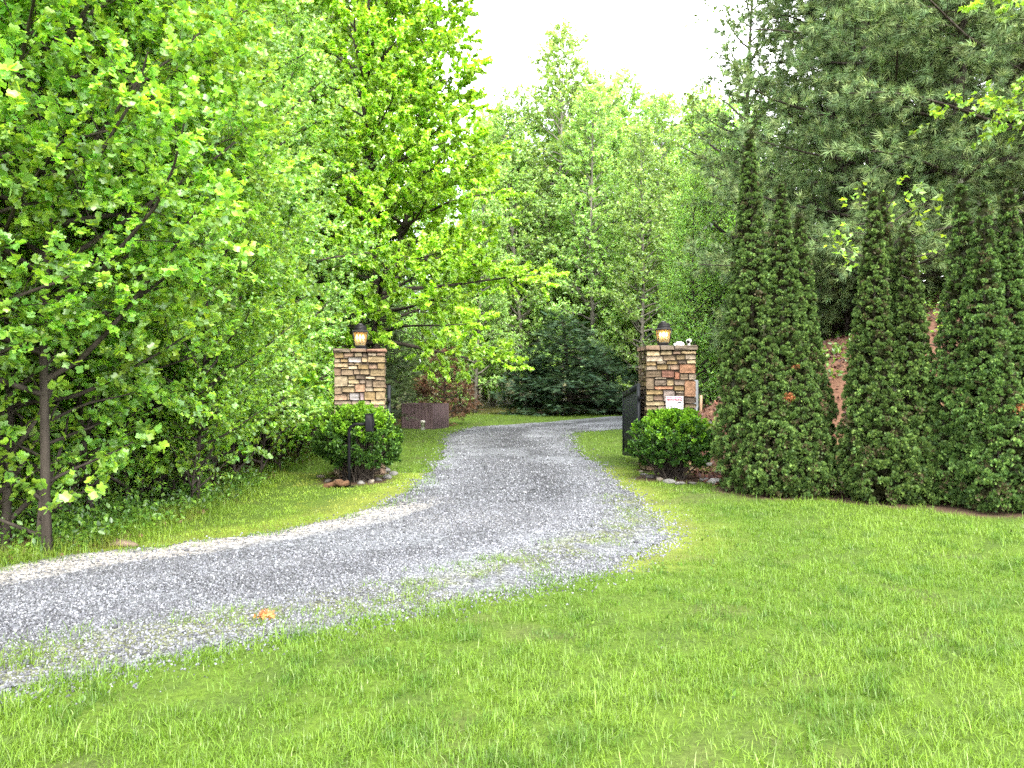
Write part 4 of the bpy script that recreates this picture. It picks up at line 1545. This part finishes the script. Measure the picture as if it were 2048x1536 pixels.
def pillar(seed, name_label, loc, rz, W, Htop, capt, rows, u_lo, u_hi, vtop, scale, special):
    r = rngs(seed)
    root = thing('stone_pillar', name_label, 'pillar', loc, rz, 'stone gate pillars')
    zs = Htop - capt
    core = Buf()
    bevbox(core, (0, 0, zs / 2 - 0.1), (W - 0.10, W - 0.10, zs + 0.19), 0.01)
    core.build('mortar_core', M['mortar'], root)
    b = Buf()

    def face(stones, ang, Wf, dist):
        ca, sa = math.cos(ang), math.sin(ang)
        R = np.array([[ca, -sa, 0], [sa, ca, 0], [0, 0, 1]])
        for (u0, u1, a, c2, col) in stones:
            g = 0.004
            th = 0.05 + r.uniform(-0.006, 0.016)
            t_ = Buf()
            w, h = max(u1 - u0 - 2 * g, 0.012), max(c2 - a - 2 * g, 0.012)
            bv = min(0.014, w * 0.3, h * 0.3)
            # subdivided front: a pillow-like chipped face
            nx, nz = max(2, int(w / 0.035)), max(2, int(h / 0.03))
            U, Zz = np.meshgrid(np.linspace(-1, 1, nx + 1), np.linspace(-1, 1, nz + 1), indexing='xy')
            edge = np.maximum(np.abs(U), np.abs(Zz))
            dep = -th + 0.014 * (edge > 0.99) + 0.007 * r.normal(size=U.shape) * (edge < 0.99) + 0.006 * U * r.normal() + 0.006 * Zz * r.normal()
            corner = (np.abs(U) > .99) & (np.abs(Zz) > .99)
            uu = U * w / 2 * (1 - 0.05 * corner * r.random(U.shape)) + 0.0025 * r.normal(size=U.shape)
            zz = Zz * h / 2 * (1 - 0.08 * corner * r.random(U.shape)) + 0.002 * r.normal(size=U.shape)
            V = np.stack([uu, dep, zz], -1).reshape(-1, 3)
            i, j = np.meshgrid(np.arange(nx), np.arange(nz), indexing='xy')
            q = np.stack([j * (nx + 1) + i, j * (nx + 1) + i + 1, (j + 1) * (nx + 1) + i + 1, (j + 1) * (nx + 1) + i], -1).reshape(-1, 4)
            # rim back to the core
            ring = [(0, k) for k in range(nx + 1)] + [(k, nx) for k in range(1, nz + 1)] + [(nz, k) for k in range(nx - 1, -1, -1)] + [(k, 0) for k in range(nz - 1, 0, -1)]
            ri = [a_ * (nx + 1) + b_ for a_, b_ in ring]
            back = V[ri].copy()
            back[:, 1] = 0.02
            n0 = len(V)
            V = np.concatenate([V, back])
            m_ = len(ri)
            q2 = np.array([(ri[k], n0 + k, n0 + (k + 1) % m_, ri[(k + 1) % m_]) for k in range(m_)])
            V = V + np.array([(u0 + u1) / 2 - Wf / 2, -dist, (a + c2) / 2])
            cc_ = np.asarray(col)[None] * (1 + 0.10 * r.normal(size=(len(V), 1)))
            b.add(V @ R.T, [q, q2[:, ::-1]], np.clip(cc_, 0.03, 0.6))

    def pick():
        c_ = np.array(STONES[r.integers(len(STONES))]) * r.uniform(0.8, 1.2)
        return c_
    vmax = max(q[3] for q in rows)
    fr = []
    for q in rows:
        c_ = np.array(special[q]) if q in special else pick()
        fr.append(((q[0] - u_lo) / (u_hi - u_lo) * W, (q[1] - u_lo) / (u_hi - u_lo) * W, zs - (q[3] - vtop) * scale, zs - (q[2] - vtop) * scale, c_))
    zlow = zs - (vmax - vtop) * scale
    fr += [(*q, pick()) for q in fill_rows(r, W, -0.06, zlow)]
    face(fr, 0, W, W / 2 - 0.05)
    Wi = W - 0.11
    for ang in (math.pi / 2, math.pi, -math.pi / 2):
        wf = W if ang == math.pi else Wi
        face([(*q, pick()) for q in fill_rows(r, wf, -0.06, zs)], ang, wf, W / 2 - 0.05)
    b.build('stonework', M['stone'], root)
    # cap of flat slabs
    cb = Buf()
    o = 0.025
    u, Wc = 0, W + 2 * o
    cuts = [0, 0.3 + r.uniform(-.05, .05), 0.58 + r.uniform(-.05, .05), 1.0]
    for i in range(3):
        for k, (y0, y1) in enumerate(((0, 0.52), (0.52, 1))):
            u0, u1 = cuts[i] * Wc, cuts[i + 1] * Wc
            dz = r.uniform(-0.008, 0.006)
            t_ = Buf()
            bevbox(t_, ((u0 + u1) / 2 - Wc / 2, (y0 + y1) / 2 * Wc - Wc / 2, zs + capt / 2 + dz), (u1 - u0 - 0.008, (y1 - y0) * Wc - 0.008, capt), 0.012)
            V = np.concatenate(t_.v)
            V = V + 0.004 * r.normal(size=V.shape)
            c_ = np.array([(0.17, 0.115, 0.075), (0.21, 0.12, 0.08), (0.15, 0.12, 0.085)][r.integers(3)]) * r.uniform(0.85, 1.15)
            cb.add(V, [np.concatenate(f_) for f_ in t_.f.values()], c_)
    cb.build('cap', M['stone'], root)
    return root


SL, SR_ = 12.55 / FPX / 3.84, 13.1 / FPX / 3.84
LP = (-2.55, 12.98)
RP = (2.70, 13.53)
pillar(1001, 'left fieldstone gate pillar with a lantern on top', (LP[0], LP[1], -0.02), RAD(11), 388 * SL, 2.095, 0.06, SROWS_L, 240, 628, 398, SL, ORANGE_L)
pillar(1011, 'right fieldstone gate pillar with orange stones and a lantern on top', (RP[0], RP[1], -0.02), 0, 383 * SR_, 2.175, 0.085, SROWS_R, 347, 730, 398, SR_, ORANGE_R)


# ------------------------------------------------------------------ lanterns
def lantern(label, loc, rz):
    root = thing('pillar_lantern', label, 'lantern', loc, rz, 'lit lanterns on the pillars')
    wb, wt, zb, zt = 0.090, 0.122, 0.055, 0.295          # half widths of the glass body
    b = Buf()
    bevbox(b, (0, 0, 0.012), (0.20, 0.20, 0.024), 0.004)
    bevbox(b, (0, 0, 0.033), (0.15, 0.15, 0.022), 0.004)
    bevbox(b, (0, 0, 0.050), (0.19, 0.19, 0.014), 0.003)
    b.build('base', M['bronze'], root)
    f = Buf()
    for sx in (-1, 1):
        for sy in (-1, 1):
            tube(f, [(sx * wb, sy * wb, zb), (sx * wt, sy * wt, zt)], 0.0085, 4)
    for w_, z_ in ((wb, zb + 0.006), (wt, zt - 0.006)):
        for s in (-1, 1):
            box(f, (0, s * w_, z_), (2 * w_ - 0.012, 0.014, 0.013))
            box(f, (s * w_, 0, z_ + .0005), (0.014, 2 * w_ - 0.012, 0.013))
    f.build('frame', M['bronze'], root)
    for k in range(4):
        g = Buf()
        a = k * math.pi / 2
        R = np.array([[math.cos(a), -math.sin(a), 0], [math.sin(a), math.cos(a), 0], [0, 0, 1]])
        q0, q1 = wb - 0.004, wt - 0.004
        v = np.array([(-q0, -q0, zb + .01), (q0, -q0, zb + .01), (q1, -q1, zt - .01), (-q1, -q1, zt - .01)])
        g.add(v @ R.T, np.array([(0, 1, 2, 3)]))
        g.build('glass_pane', M['glass'], root)
    rf = Buf()
    bevbox(rf, (0, 0, 0.303), (0.268, 0.268, 0.016), 0.004)
    z = 0.311
    for w0, h, tp in ((0.226, 0.026, 0.92), (0.206, 0.030, 0.94), (0.186, 0.022, 0.84)):
        box(rf, (0, 0, z + h / 2), (w0, w0, h), taper=tp)
        box(rf, (0, 0, z + h + 0.003), (w0 * tp + 0.014, w0 * tp + 0.014, 0.006))
        z += h + 0.006
    lathe(rf, [(0.055, z), (0.05, z + 0.02), (0.022, z + 0.033), (0.008, z + 0.038)], 12)
    rf.build('roof', M['bronze'], root, smooth=False)
    ar = Buf()
    tube(ar, [(0, 0, 0.056), (0, 0, 0.135)], 0.007, 6)
    spots = [(0, 0.052), (0.052, 0), (0, -0.052), (-0.052, 0)]
    for x, y in spots:
        tube(ar, [(0, 0, 0.085), (x * 0.5, y * 0.5, 0.074), (x, y, 0.084), (x, y, 0.105)], 0.004, 5)
        lathe(ar, [(0.005, 0.103), (0.016, 0.108), (0.016, 0.112), (0.005, 0.113)], 8, c=(x, y, 0))
    ar.build('candelabra', M['bronze'], root)
    for x, y in spots:
        cd = Buf()
        lathe(cd, [(0.0105, 0.113), (0.0105, 0.178)], 8, c=(x, y, 0))
        co_ = cd.build('candle', M['candle'], root)
        bb = Buf()
        lathe(bb, [(0.006, 0.178), (0.015, 0.198), (0.016, 0.210), (0.010, 0.232), (0.002, 0.250)], 8, c=(x, y, 0))
        bb.build('bulb', M['bulb'], co_, smooth=True)
    return root


lantern('lit bronze candle lantern standing on the left stone pillar', (LP[0] + 0.01, LP[1] - 0.05, 2.073), RAD(11 + 3))
lantern('lit bronze candle lantern standing on the right stone pillar', (RP[0] - 0.06, RP[1] - 0.05, 2.153), RAD(-4))


# ------------------------------------------------------------------ gate leaves
def gate(label, A, B, zA0, zA1, zB0, zB1):
    """A hinge end, B free end; z of bottom and top at each end"""
    root = thing('gate_leaf', label, 'gate', (A[0], A[1], 0), 0, 'open black gate leaves')
    d = np.array([B[0] - A[0], B[1] - A[1]])
    L = np.linalg.norm(d)
    d = d / L
    nrm = np.array([-d[1], d[0]])

    def pt(s, k, off=0.0):
        f = s / L
        z0, z1 = zA0 + (zB0 - zA0) * f, zA1 + (zB1 - zA1) * f
        p = d * s + nrm * off
        return np.array([p[0], p[1], z0 + (z1 - z0) * k])

    def bar(b, s0, s1, k0, k1, th):
        v = np.array([pt(s0, k0, -th), pt(s1, k0, -th), pt(s1, k0, th), pt(s0, k0, th), pt(s0, k1, -th), pt(s1, k1, -th), pt(s1, k1, th), pt(s0, k1, th)])
        b.add(v, np.array([(0, 3, 2, 1), (4, 5, 6, 7), (0, 1, 5, 4), (1, 2, 6, 5), (2, 3, 7, 6), (3, 0, 4, 7)]))
    for s0, s1 in ((0, 0.09), (L - 0.09, L)):
        b = Buf()
        bar(b, s0, s1, 0, 1, 0.028)
        b.build('stile', M['gate'], root)
    for k0, k1 in ((0, 0.07), (0.93, 1.0)):
        b = Buf()
        bar(b, 0.09, L - 0.09, k0, k1, 0.030)
        b.build('rail', M['gate'], root)
    n = 17
    st = (L - 0.18) / n
    for i in range(n):
        b = Buf()
        bar(b, 0.09 + i * st + 0.008, 0.09 + (i + 1) * st - 0.008, 0.07, 0.93, 0.011 + 0.002 * (i % 2))
        b.build('board', M['gate'], root)
    hb = Buf()
    for k in (0.2, 0.8):
        p = pt(0, k)
        tube(hb, [p + [0, -0.03, -0.04], p + [0, -0.03, 0.04]], 0.022, 8)
        h2 = np.array([0.13 if A[0] > 0 else -0.13, 0.0, 0])
        tube(hb, [p + [0, -0.03, 0], p + h2 + [0, 0.0, 0]], 0.012, 6)
    hb.build('hinge', M['black'], root)
    return root


gate('open black board gate leaf beside the right pillar', (2.17, 13.25), (2.265, 15.7), 0.25, 1.51, 0.06, 1.32)
gate('open black gate leaf seen edge-on beside the left pillar', (-2.06, 12.95), (-2.47, 15.5), 0.2, 1.48, 0.1, 1.45)

# ------------------------------------------------------------------ keypad on its gooseneck post
kx, ky = px(698, 975)
kp = thing('keypad_post', 'black gooseneck keypad post in front of the left bush', 'keypad post', (kx, ky, float(gz(kx, ky))))
b = Buf()
arc = [(0.115 - 0.115 * math.cos(a), 0, 0.80 + 0.115 * math.sin(a)) for a in np.linspace(0, math.pi / 2, 7)]
tube(b, [(0, 0, -0.1), (0, 0, 0.4)] + arc + [(0.26, 0, 0.915)], 0.024, 10)
b.build('post', M['black'], kp, smooth=True)
b = Buf()
lathe(b, [(0.075, 0), (0.075, 0.010), (0.03, 0.014)], 12)
b.build('base_flange', M['black'], kp)
b = Buf()
bevbox(b, (0.295, 0, 0.935), (0.105, 0.12, 0.25), 0.008)
kb = b.build('keypad_housing', M['black'], kp)
b = Buf()
bevbox(b, (0.354, 0, 0.935), (0.012, 0.09, 0.11), 0.003)
for i in range(4):
    for j in range(3):
        bevbox(b, (0.363, -0.025 + 0.025 * j, 0.90 + 0.022 * i), (0.007, 0.016, 0.014), 0.002)
b.build('keypad', M['black'], kb)
b = Buf()
bevbox(b, (0.30, 0, 1.064), (0.13, 0.135, 0.008), 0.002)
b.build('hood', M['black'], kb)

# rotting log end at the foot of the keypad post
b = Buf()
r = rngs(1101)
ts = np.linspace(0, 1, 9)
pts = np.stack([-0.19 + 0.37 * ts, 0.02 * np.sin(ts * 5), 0.035 + 0.045 * ts + 0.012 * r.normal(size=9)], 1)
tube(b, pts, 0.045 * (0.65 + 0.5 * np.sin(ts * 2.6)) * (1 + 0.18 * r.normal(size=9)), 9)
b.v[0] += 0.007 * r.normal(size=b.v[0].shape)
lo = b.build('rotten_log', M['log'])
lo.location = (kx - 0.165, ky - 0.06, float(gz(kx, ky)))
tag(lo, 'short piece of rotting brown log at the foot of the keypad post', 'log')

# ------------------------------------------------------------------ warning sign
sx_, sd_ = 0, 12.98
sX = (1349 - 1024) * sd_ / FPX
sg = thing('warning_sign', 'small white warning sign with red header before the right pillar', 'sign', (sX, sd_, 0), RAD(-2))
b = Buf()
bevbox(b, (0, 0, 1.185), (0.285, 0.008, 0.215), 0.002)
b.build('sign_plate', M['signwhite'], sg)
b = Buf()
box(b, (0, -0.0062, 1.253), (0.262, 0.003, 0.062))
hd = b.build('header', M['signred'], sg)
b = Buf()
bevbox(b, (0.09, 0.014, 0.62), (0.03, 0.012, 1.30), 0.003)
b.build('stake', M['grey'], sg)


def text(body, size, loc, mat, parent, name='lettering'):
    cu = bpy.data.curves.new(name, 'FONT')
    cu.body = body
    cu.size = size
    cu.align_x = 'CENTER'
    cu.align_y = 'CENTER'
    cu.extrude = 0.0008
    tmp = bpy.data.objects.new(name, cu)
    COL.objects.link(tmp)
    dg = bpy.context.evaluated_depsgraph_get()
    me = bpy.data.meshes.new_from_object(tmp.evaluated_get(dg))
    bpy.data.objects.remove(tmp)
    me.materials.clear()
    me.materials.append(mat)
    o = bpy.data.objects.new(name, me)
    COL.objects.link(o)
    o.location = loc
    o.rotation_euler = (RAD(90), 0, 0)
    o.parent = parent
    return o


text('WARNING', 0.052, (0, -0.0088, 1.253), M['signwhite'], hd)
text('Security', 0.048, (-0.055, -0.0052, 1.185), M['signink'], sg)
text('Cameras In Use', 0.040, (0, -0.0052, 1.125), M['signink'], sg)
b = Buf()
Rz = np.array([[math.cos(-.25), 0, math.sin(-.25)], [0, 1, 0], [-math.sin(-.25), 0, math.cos(-.25)]])
box(b, (0.075, -0.0055, 1.188), (0.055, 0.002, 0.024), R=Rz)
box(b, (0.108, -0.0055, 1.196), (0.014, 0.0025, 0.016), R=Rz)
box(b, (0.052, -0.0058, 1.170), (0.008, 0.002, 0.026))
b.build('camera_symbol', M['signink'], sg)

# ------------------------------------------------------------------ security camera and junction box on the right pillar
ct = 2.152
sc1 = thing('security_camera', 'white bullet security camera on the right pillar beside its lantern', 'security camera', (RP[0] + 0.345, RP[1] - 0.22, ct))
b = Buf()
lathe(b, [(0.05, 0), (0.05, 0.014), (0.02, 0.02), (0.016, 0.05)], 12)
b.build('mount', M['white'], sc1, smooth=False)
b = Buf()
dv = unit(np.array([-0.35, -0.9, -0.12]))
c0 = np.array([0, 0, 0.085])
tube(b, [c0 - dv * 0.075, c0 - dv * 0.07, c0 + dv * 0.075, c0 + dv * 0.085], [0.026, 0.036, 0.038, 0.036], 14)
cbod = b.build('body', M['white'], sc1, smooth=False)
b = Buf()
tube(b, [c0 + dv * 0.084, c0 + dv * 0.0875], 0.030, 14)
b.build('lens', M['lens'], cbod)
b = Buf()
bevbox(b, (0, 0, 0.028), (0.15, 0.11, 0.056), 0.012)
b.add(np.array([(-.07, -.05, .056), (.07, -.05, .056), (.06, .03, .074), (-.02, .03, .078)]), np.array([(0, 1, 2, 3)]))
jb = b.build('junction_box', M['white'])
jb.location = (RP[0] + 0.17, RP[1] - 0.24, ct)
jb.rotation_euler = (0, 0, 0.2)
tag(jb, 'low white box lying on the right pillar between lantern and camera', 'box')

# ------------------------------------------------------------------ grey control box behind the right pillar
cbx = thing('control_box', 'grey steel control box on a post at the right side of the right pillar', 'control box', (3.33, 14.35, float(gz(3.33, 14.35))))
z_ = -float(gz(3.33, 14.35))
b = Buf()
bevbox(b, (0, 0, 1.31 + z_), (0.22, 0.16, 0.53), 0.01)
b.build('cabinet', M['grey'], cbx)
b = Buf()
tube(b, [(0.06, -0.1, z_ - 0.1), (0.06, -0.1, 1.1 + z_)], 0.03, 10)
b.build('post', M['grey'], cbx)
b = Buf()
bevbox(b, (0, -0.085, 1.31 + z_), (0.19, 0.012, 0.49), 0.004)
b.build('door', M['grey'], cbx)

# ------------------------------------------------------------------ brown board enclosure and white pipe
C_, L_, R_ = np.array([-2.60, 25.3]), np.array([-3.72, 26.1]), np.array([-2.16, 26.35])
en = thing('board_enclosure', 'low brown board enclosure on the grass beyond the left pillar', 'enclosure', (*C_, float(gz(*C_))))
for P0, P1 in ((L_, C_), (C_, R_), (R_, L_ + R_ - C_), (L_ + R_ - C_, L_)):
    b = Buf()
    d_ = P1 - P0
    n_ = max(4, int(round(np.linalg.norm(d_) / 0.145)))
    for i in range(n_):
        a_, c_ = P0 + d_ * (i / n_), P0 + d_ * ((i + 1) / n_)
        m_ = (a_ + c_) / 2 - C_
        ang = math.atan2(d_[1], d_[0])
        Rm = np.array([[math.cos(ang), -math.sin(ang), 0], [math.sin(ang), math.cos(ang), 0], [0, 0, 1]])
        bevbox(b, (m_[0], m_[1], 0.40 + 0.004 * (i * 7 % 3)), (np.linalg.norm(d_) / n_ - 0.006, 0.025 + 0.004 * (i % 2), 0.86), 0.003, R=Rm)
    b.build('side_panel', M['brownwood'], en)
for P0 in (C_, L_, R_):
    b = Buf()
    q = P0 - C_ + unit((L_ + R_) / 2 - P0) * 0.07
    bevbox(b, (q[0], q[1], 0.40), (0.085, 0.085, 0.875), 0.005)
    b.build('corner_post', M['brownwood'], en)
b = Buf()
lathe(b, [(0.062, -0.1), (0.062, 0.24), (0.072, 0.24), (0.072, 0.295), (0.05, 0.305)], 14)
pp = b.build('standpipe', M['pipe'])
pp.location = (-2.88, 25.0, float(gz(-2.88, 25.0)))
tag(pp, 'short off-white capped pipe standing in front of the brown enclosure', 'pipe')

# ------------------------------------------------------------------ fence posts on the bank
for xx, d, h, lab in ((1401, 17.4, 0.42, 'short weathered wooden fence post on the bank, nearer the right pillar'), (1428, 20.0, 0.36, 'short weathered wooden fence post on the bank, farther up the slope')):
    x = (xx - 1024) * d / FPX
    b = Buf()
    tube(b, [(0, 0, -0.2), (0.01, 0, h * 0.5), (0.015, 0, h)], [0.034, 0.032, 0.030], 9)
    o = b.build('fence_post', M['wood'])
    o.location = (x, d, float(gz(x, d)))
    tag(o, lab, 'fence post', 'wooden fence posts on the bank')

# ------------------------------------------------------------------ stones round the plantings
GREYS = [(0.19, 0.185, 0.17), (0.25, 0.24, 0.22), (0.14, 0.13, 0.115), (0.22, 0.19, 0.15)]
r = rngs(1201)


def stone(xx, yy, sx, sy, sz, seed, col, lab, grp):
    X, Y = px(xx, yy)
    b = Buf()
    rock(b, (0, 0, sz * 0.35), (sx, sy, sz), seed, col)
    o = b.build('edging_stone', M['rock'])
    o.location = (X, Y, float(gz(X, Y)))
    tag(o, lab, 'stone', grp)


for i, (xx, yy, s) in enumerate([(787, 951, .11), (773, 958, .10), (757, 962, .08), (742, 966, .09), (722, 968, .08), (676, 966, .10), (655, 963, .07), (640, 955, .08), (770, 945, .13)]):
    stone(xx, yy, s, s * 0.75, s * 0.5, 40 + i, GREYS[i % 4], 'grey stone in the edging around the left bush', 'stones around the left bush')
for i, (xx, yy, s) in enumerate([(1288, 950, .08), (1300, 956, .10), (1318, 961, .09), (1338, 966, .11), (1360, 968, .09), (1384, 968, .08), (1282, 944, .07)]):
    stone(xx, yy, s, s * 0.75, s * 0.45, 70 + i, GREYS[(i + 1) % 4], 'grey stone in the edging around the right bush', 'stones around the right bush')
for i, (xx, yy, s) in enumerate([(1408, 962, .12), (1432, 968, .15), (1458, 962, .16), (1440, 948, .14), (1418, 938, .13), (1452, 935, .12), (1425, 915, .12), (1445, 905, .10), (1660, 965, .12), (1895, 985, .12)]):
    stone(xx, yy, s, s * 0.8, s * 0.5, 90 + i, GREYS[i % 4], 'pale grey rock among the rust-coloured leaves by the dark evergreens', 'rocks by the evergreens')
X, Y = px(235, 1090)
b = Buf()
rock(b, (0, 0, 0.0), (0.24, 0.11, 0.05), 140, (0.22, 0.16, 0.12))
o = b.build('flat_rock', M['rock'])
o.location = (X, Y, float(gz(X, Y)) + 0.005)
tag(o, 'flat brown rock in the verge at the far edge of the drive', 'rock')

# ------------------------------------------------------------------ orange dead leaves on the gravel
X, Y = px(527, 1243)
r = rngs(1301)
A = np.concatenate([r.normal(0, 0.022, (26, 2)) * [1.4, .7], r.uniform(0.008, 0.022, (26, 1))], 1)
B = A + 0.015 * r.normal(size=(26, 3)) * [1, 1, 0.5]
b = Buf()
leaves_on(b, 1302, A, B, 2, 0.028, LEAF_MAPLE, [(0.55, 0.17, 0.05), (0.48, 0.20, 0.09), (0.62, 0.26, 0.10)], droop=0, flatn=0.7)
o = b.build('dead_leaf_clump', M['litter'])
o.location = (X, Y, float(road_z(np.array([X]), np.array([Y]))[0]))
tag(o, 'small clump of orange dead leaves on the gravel edge', 'leaves')


# ------------------------------------------------------------------ leaf litter on the bank, weeds in the lawn
def leaf_litter():
    r = rngs(1401)
    b = Buf()
    y = r.uniform(11.3, 24, 26000)
    x = bank_start(y) - 0.3 + r.random(26000) ** 1.3 * 7
    k = np.hypot(x - 3.59, y - 10.75) > 0.4
    x, y = x[k], y[k]
    A = np.stack([x, y, gz(x, y) + 0.012], 1)
    B = A + 0.06 * unit(r.normal(size=A.shape)) * [1, 1, 0.3]
    leaves_on(b, 1402, A, B, 1, 0.065, LEAF_RHOMB, [(0.17, 0.08, 0.055), (0.13, 0.055, 0.04), (0.21, 0.125, 0.08), (0.11, 0.06, 0.045), (0.15, 0.09, 0.09)], droop=0, flatn=1.2, outl=1.0)
    y = r.uniform(5.8, 24, 16000)
    x = np.interp(y, WOODS[:, 1], WOODS[:, 0]) - r.random(16000) ** 1.2 * 6 + 0.1
    A = np.stack([x, y, gz(x, y) + 0.012], 1)
    B = A + 0.06 * unit(r.normal(size=A.shape)) * [1, 1, 0.3]
    leaves_on(b, 1403, A, B, 1, 0.05, LEAF_RHOMB, [(0.14, 0.085, 0.05), (0.10, 0.06, 0.035), (0.19, 0.13, 0.08)], droop=0, flatn=1.2, outl=1.0)
    return b


tag(leaf_litter().build('leaf_litter', M['litter']), 'dry brown and rust-red leaves lying under the trees', 'leaf litter', kind='stuff')


def bank_cover():
    """low greenery on the bank"""
    r = rngs(1421)
    b = Buf()
    y = r.uniform(13.5, 27, 3600)
    x = bank_start(y) + 0.5 + r.random(3600) * 7
    k = r.random(3600) < sstep(0.48, 0.62, fbm(x + 3, y, 0.8, 3))
    x, y = x[k], y[k]
    A = np.stack([x, y, gz(x, y)], 1)
    B = A + np.stack([r.normal(0, 0.06, len(x)), r.normal(0, 0.06, len(x)), r.uniform(0.08, 0.35, len(x))], 1)
    leaves_on(b, 1422, A, B, 9, 0.07, LEAF_OVAL, [(0.13, 0.24, 0.04), (0.18, 0.30, 0.05), (0.09, 0.17, 0.04)], droop=0, flatn=0.8, outl=0.5)
    return b


tag(bank_cover().build('bank_ground_cover', M['leaf']), 'low green plants scattered over the right bank', 'ground cover', kind='stuff')


def weeds():
    r = rngs(1501)
    b = Buf()
    y = np.sqrt(r.uniform(2.9 ** 2, 8.0 ** 2, 150))
    x = r.uniform(-0.7, 0.72, 150) * y
    k = (road_edge(x, y) < -0.12) & (fbm(x, y + 3, 1.1, 3) > 0.44) & (woods_depth(x, y) < -0.2)
    x, y = x[k], y[k]
    n = len(x)
    A = np.repeat(np.stack([x, y, gz(x, y) + 0.012], 1), 6, 0)
    a = r.uniform(0, 6.28, len(A))
    B = A + np.stack([np.cos(a) * 0.025, np.sin(a) * 0.025, r.uniform(0.01, 0.05, len(A))], 1)
    leaves_on(b, 1502, A, B, 1, 0.030, LEAF_OVAL, [(0.06, 0.135, 0.014), (0.08, 0.165, 0.018), (0.09, 0.15, 0.03)], droop=-0.2, flatn=0.9, outl=1.4)
    return b


tag(weeds().build('lawn_weeds', M['grass']), 'small broad-leaved weeds dotted through the lawn', 'weeds', kind='stuff')

for i, (xx, d, sc) in enumerate([(-150, 62, .9), (60, 66, 1.0), (260, 64, .95), (420, 70, 1.0), (640, 62, .75), (760, 66, .75), (880, 62, .6), (1000, 64, .75), (1090, 60, .8), (1180, 62, .85), (1290, 60, .8), (1400, 62, .8), (1500, 60, .9), (1620, 58, .9), (1750, 60, 1.0), (1900, 60, 1.0), (2050, 60, 1.0), (1150, 74, .9), (1050, 76, .9), (1320, 74, .9), (930, 74, .7)]):
    place(protoT[i % 2], at(xx, d), r_.uniform(0, 6.28), sc, 'pale green tree in the farthest row of the background forest', 'farthest row of trees')
# ------------------------------------------------------------------ low trees filling the view under the far crowns
G_LOW = 'low leafy trees in the far background'
for i, (xx, d, sc) in enumerate([(-250, 30, .8), (-80, 34, .75), (40, 36, .8), (160, 33, .7), (290, 37, .8), (390, 35, .7), (480, 38, .8), (575, 40, .75), (640, 30, .55), (690, 44, .7), (740, 37, .6), (790, 46, .75), (850, 40, .55), (905, 36, .45), (955, 45, .65), (1010, 52, .7), (1330, 50, .7), (1390, 44, .6), (1470, 42, .6), (1540, 45, .7), (1120, 54, .8), (1230, 56, .8), (920, 52, .8), (840, 56, .9), (600, 55, .9), (450, 60, 1.0)]):
    place(protoM[i % 2], at(xx, d), r_.uniform(0, 6.28), sc * 0.9, 'low green leafy tree closing the view far behind the gateway', G_LOW)
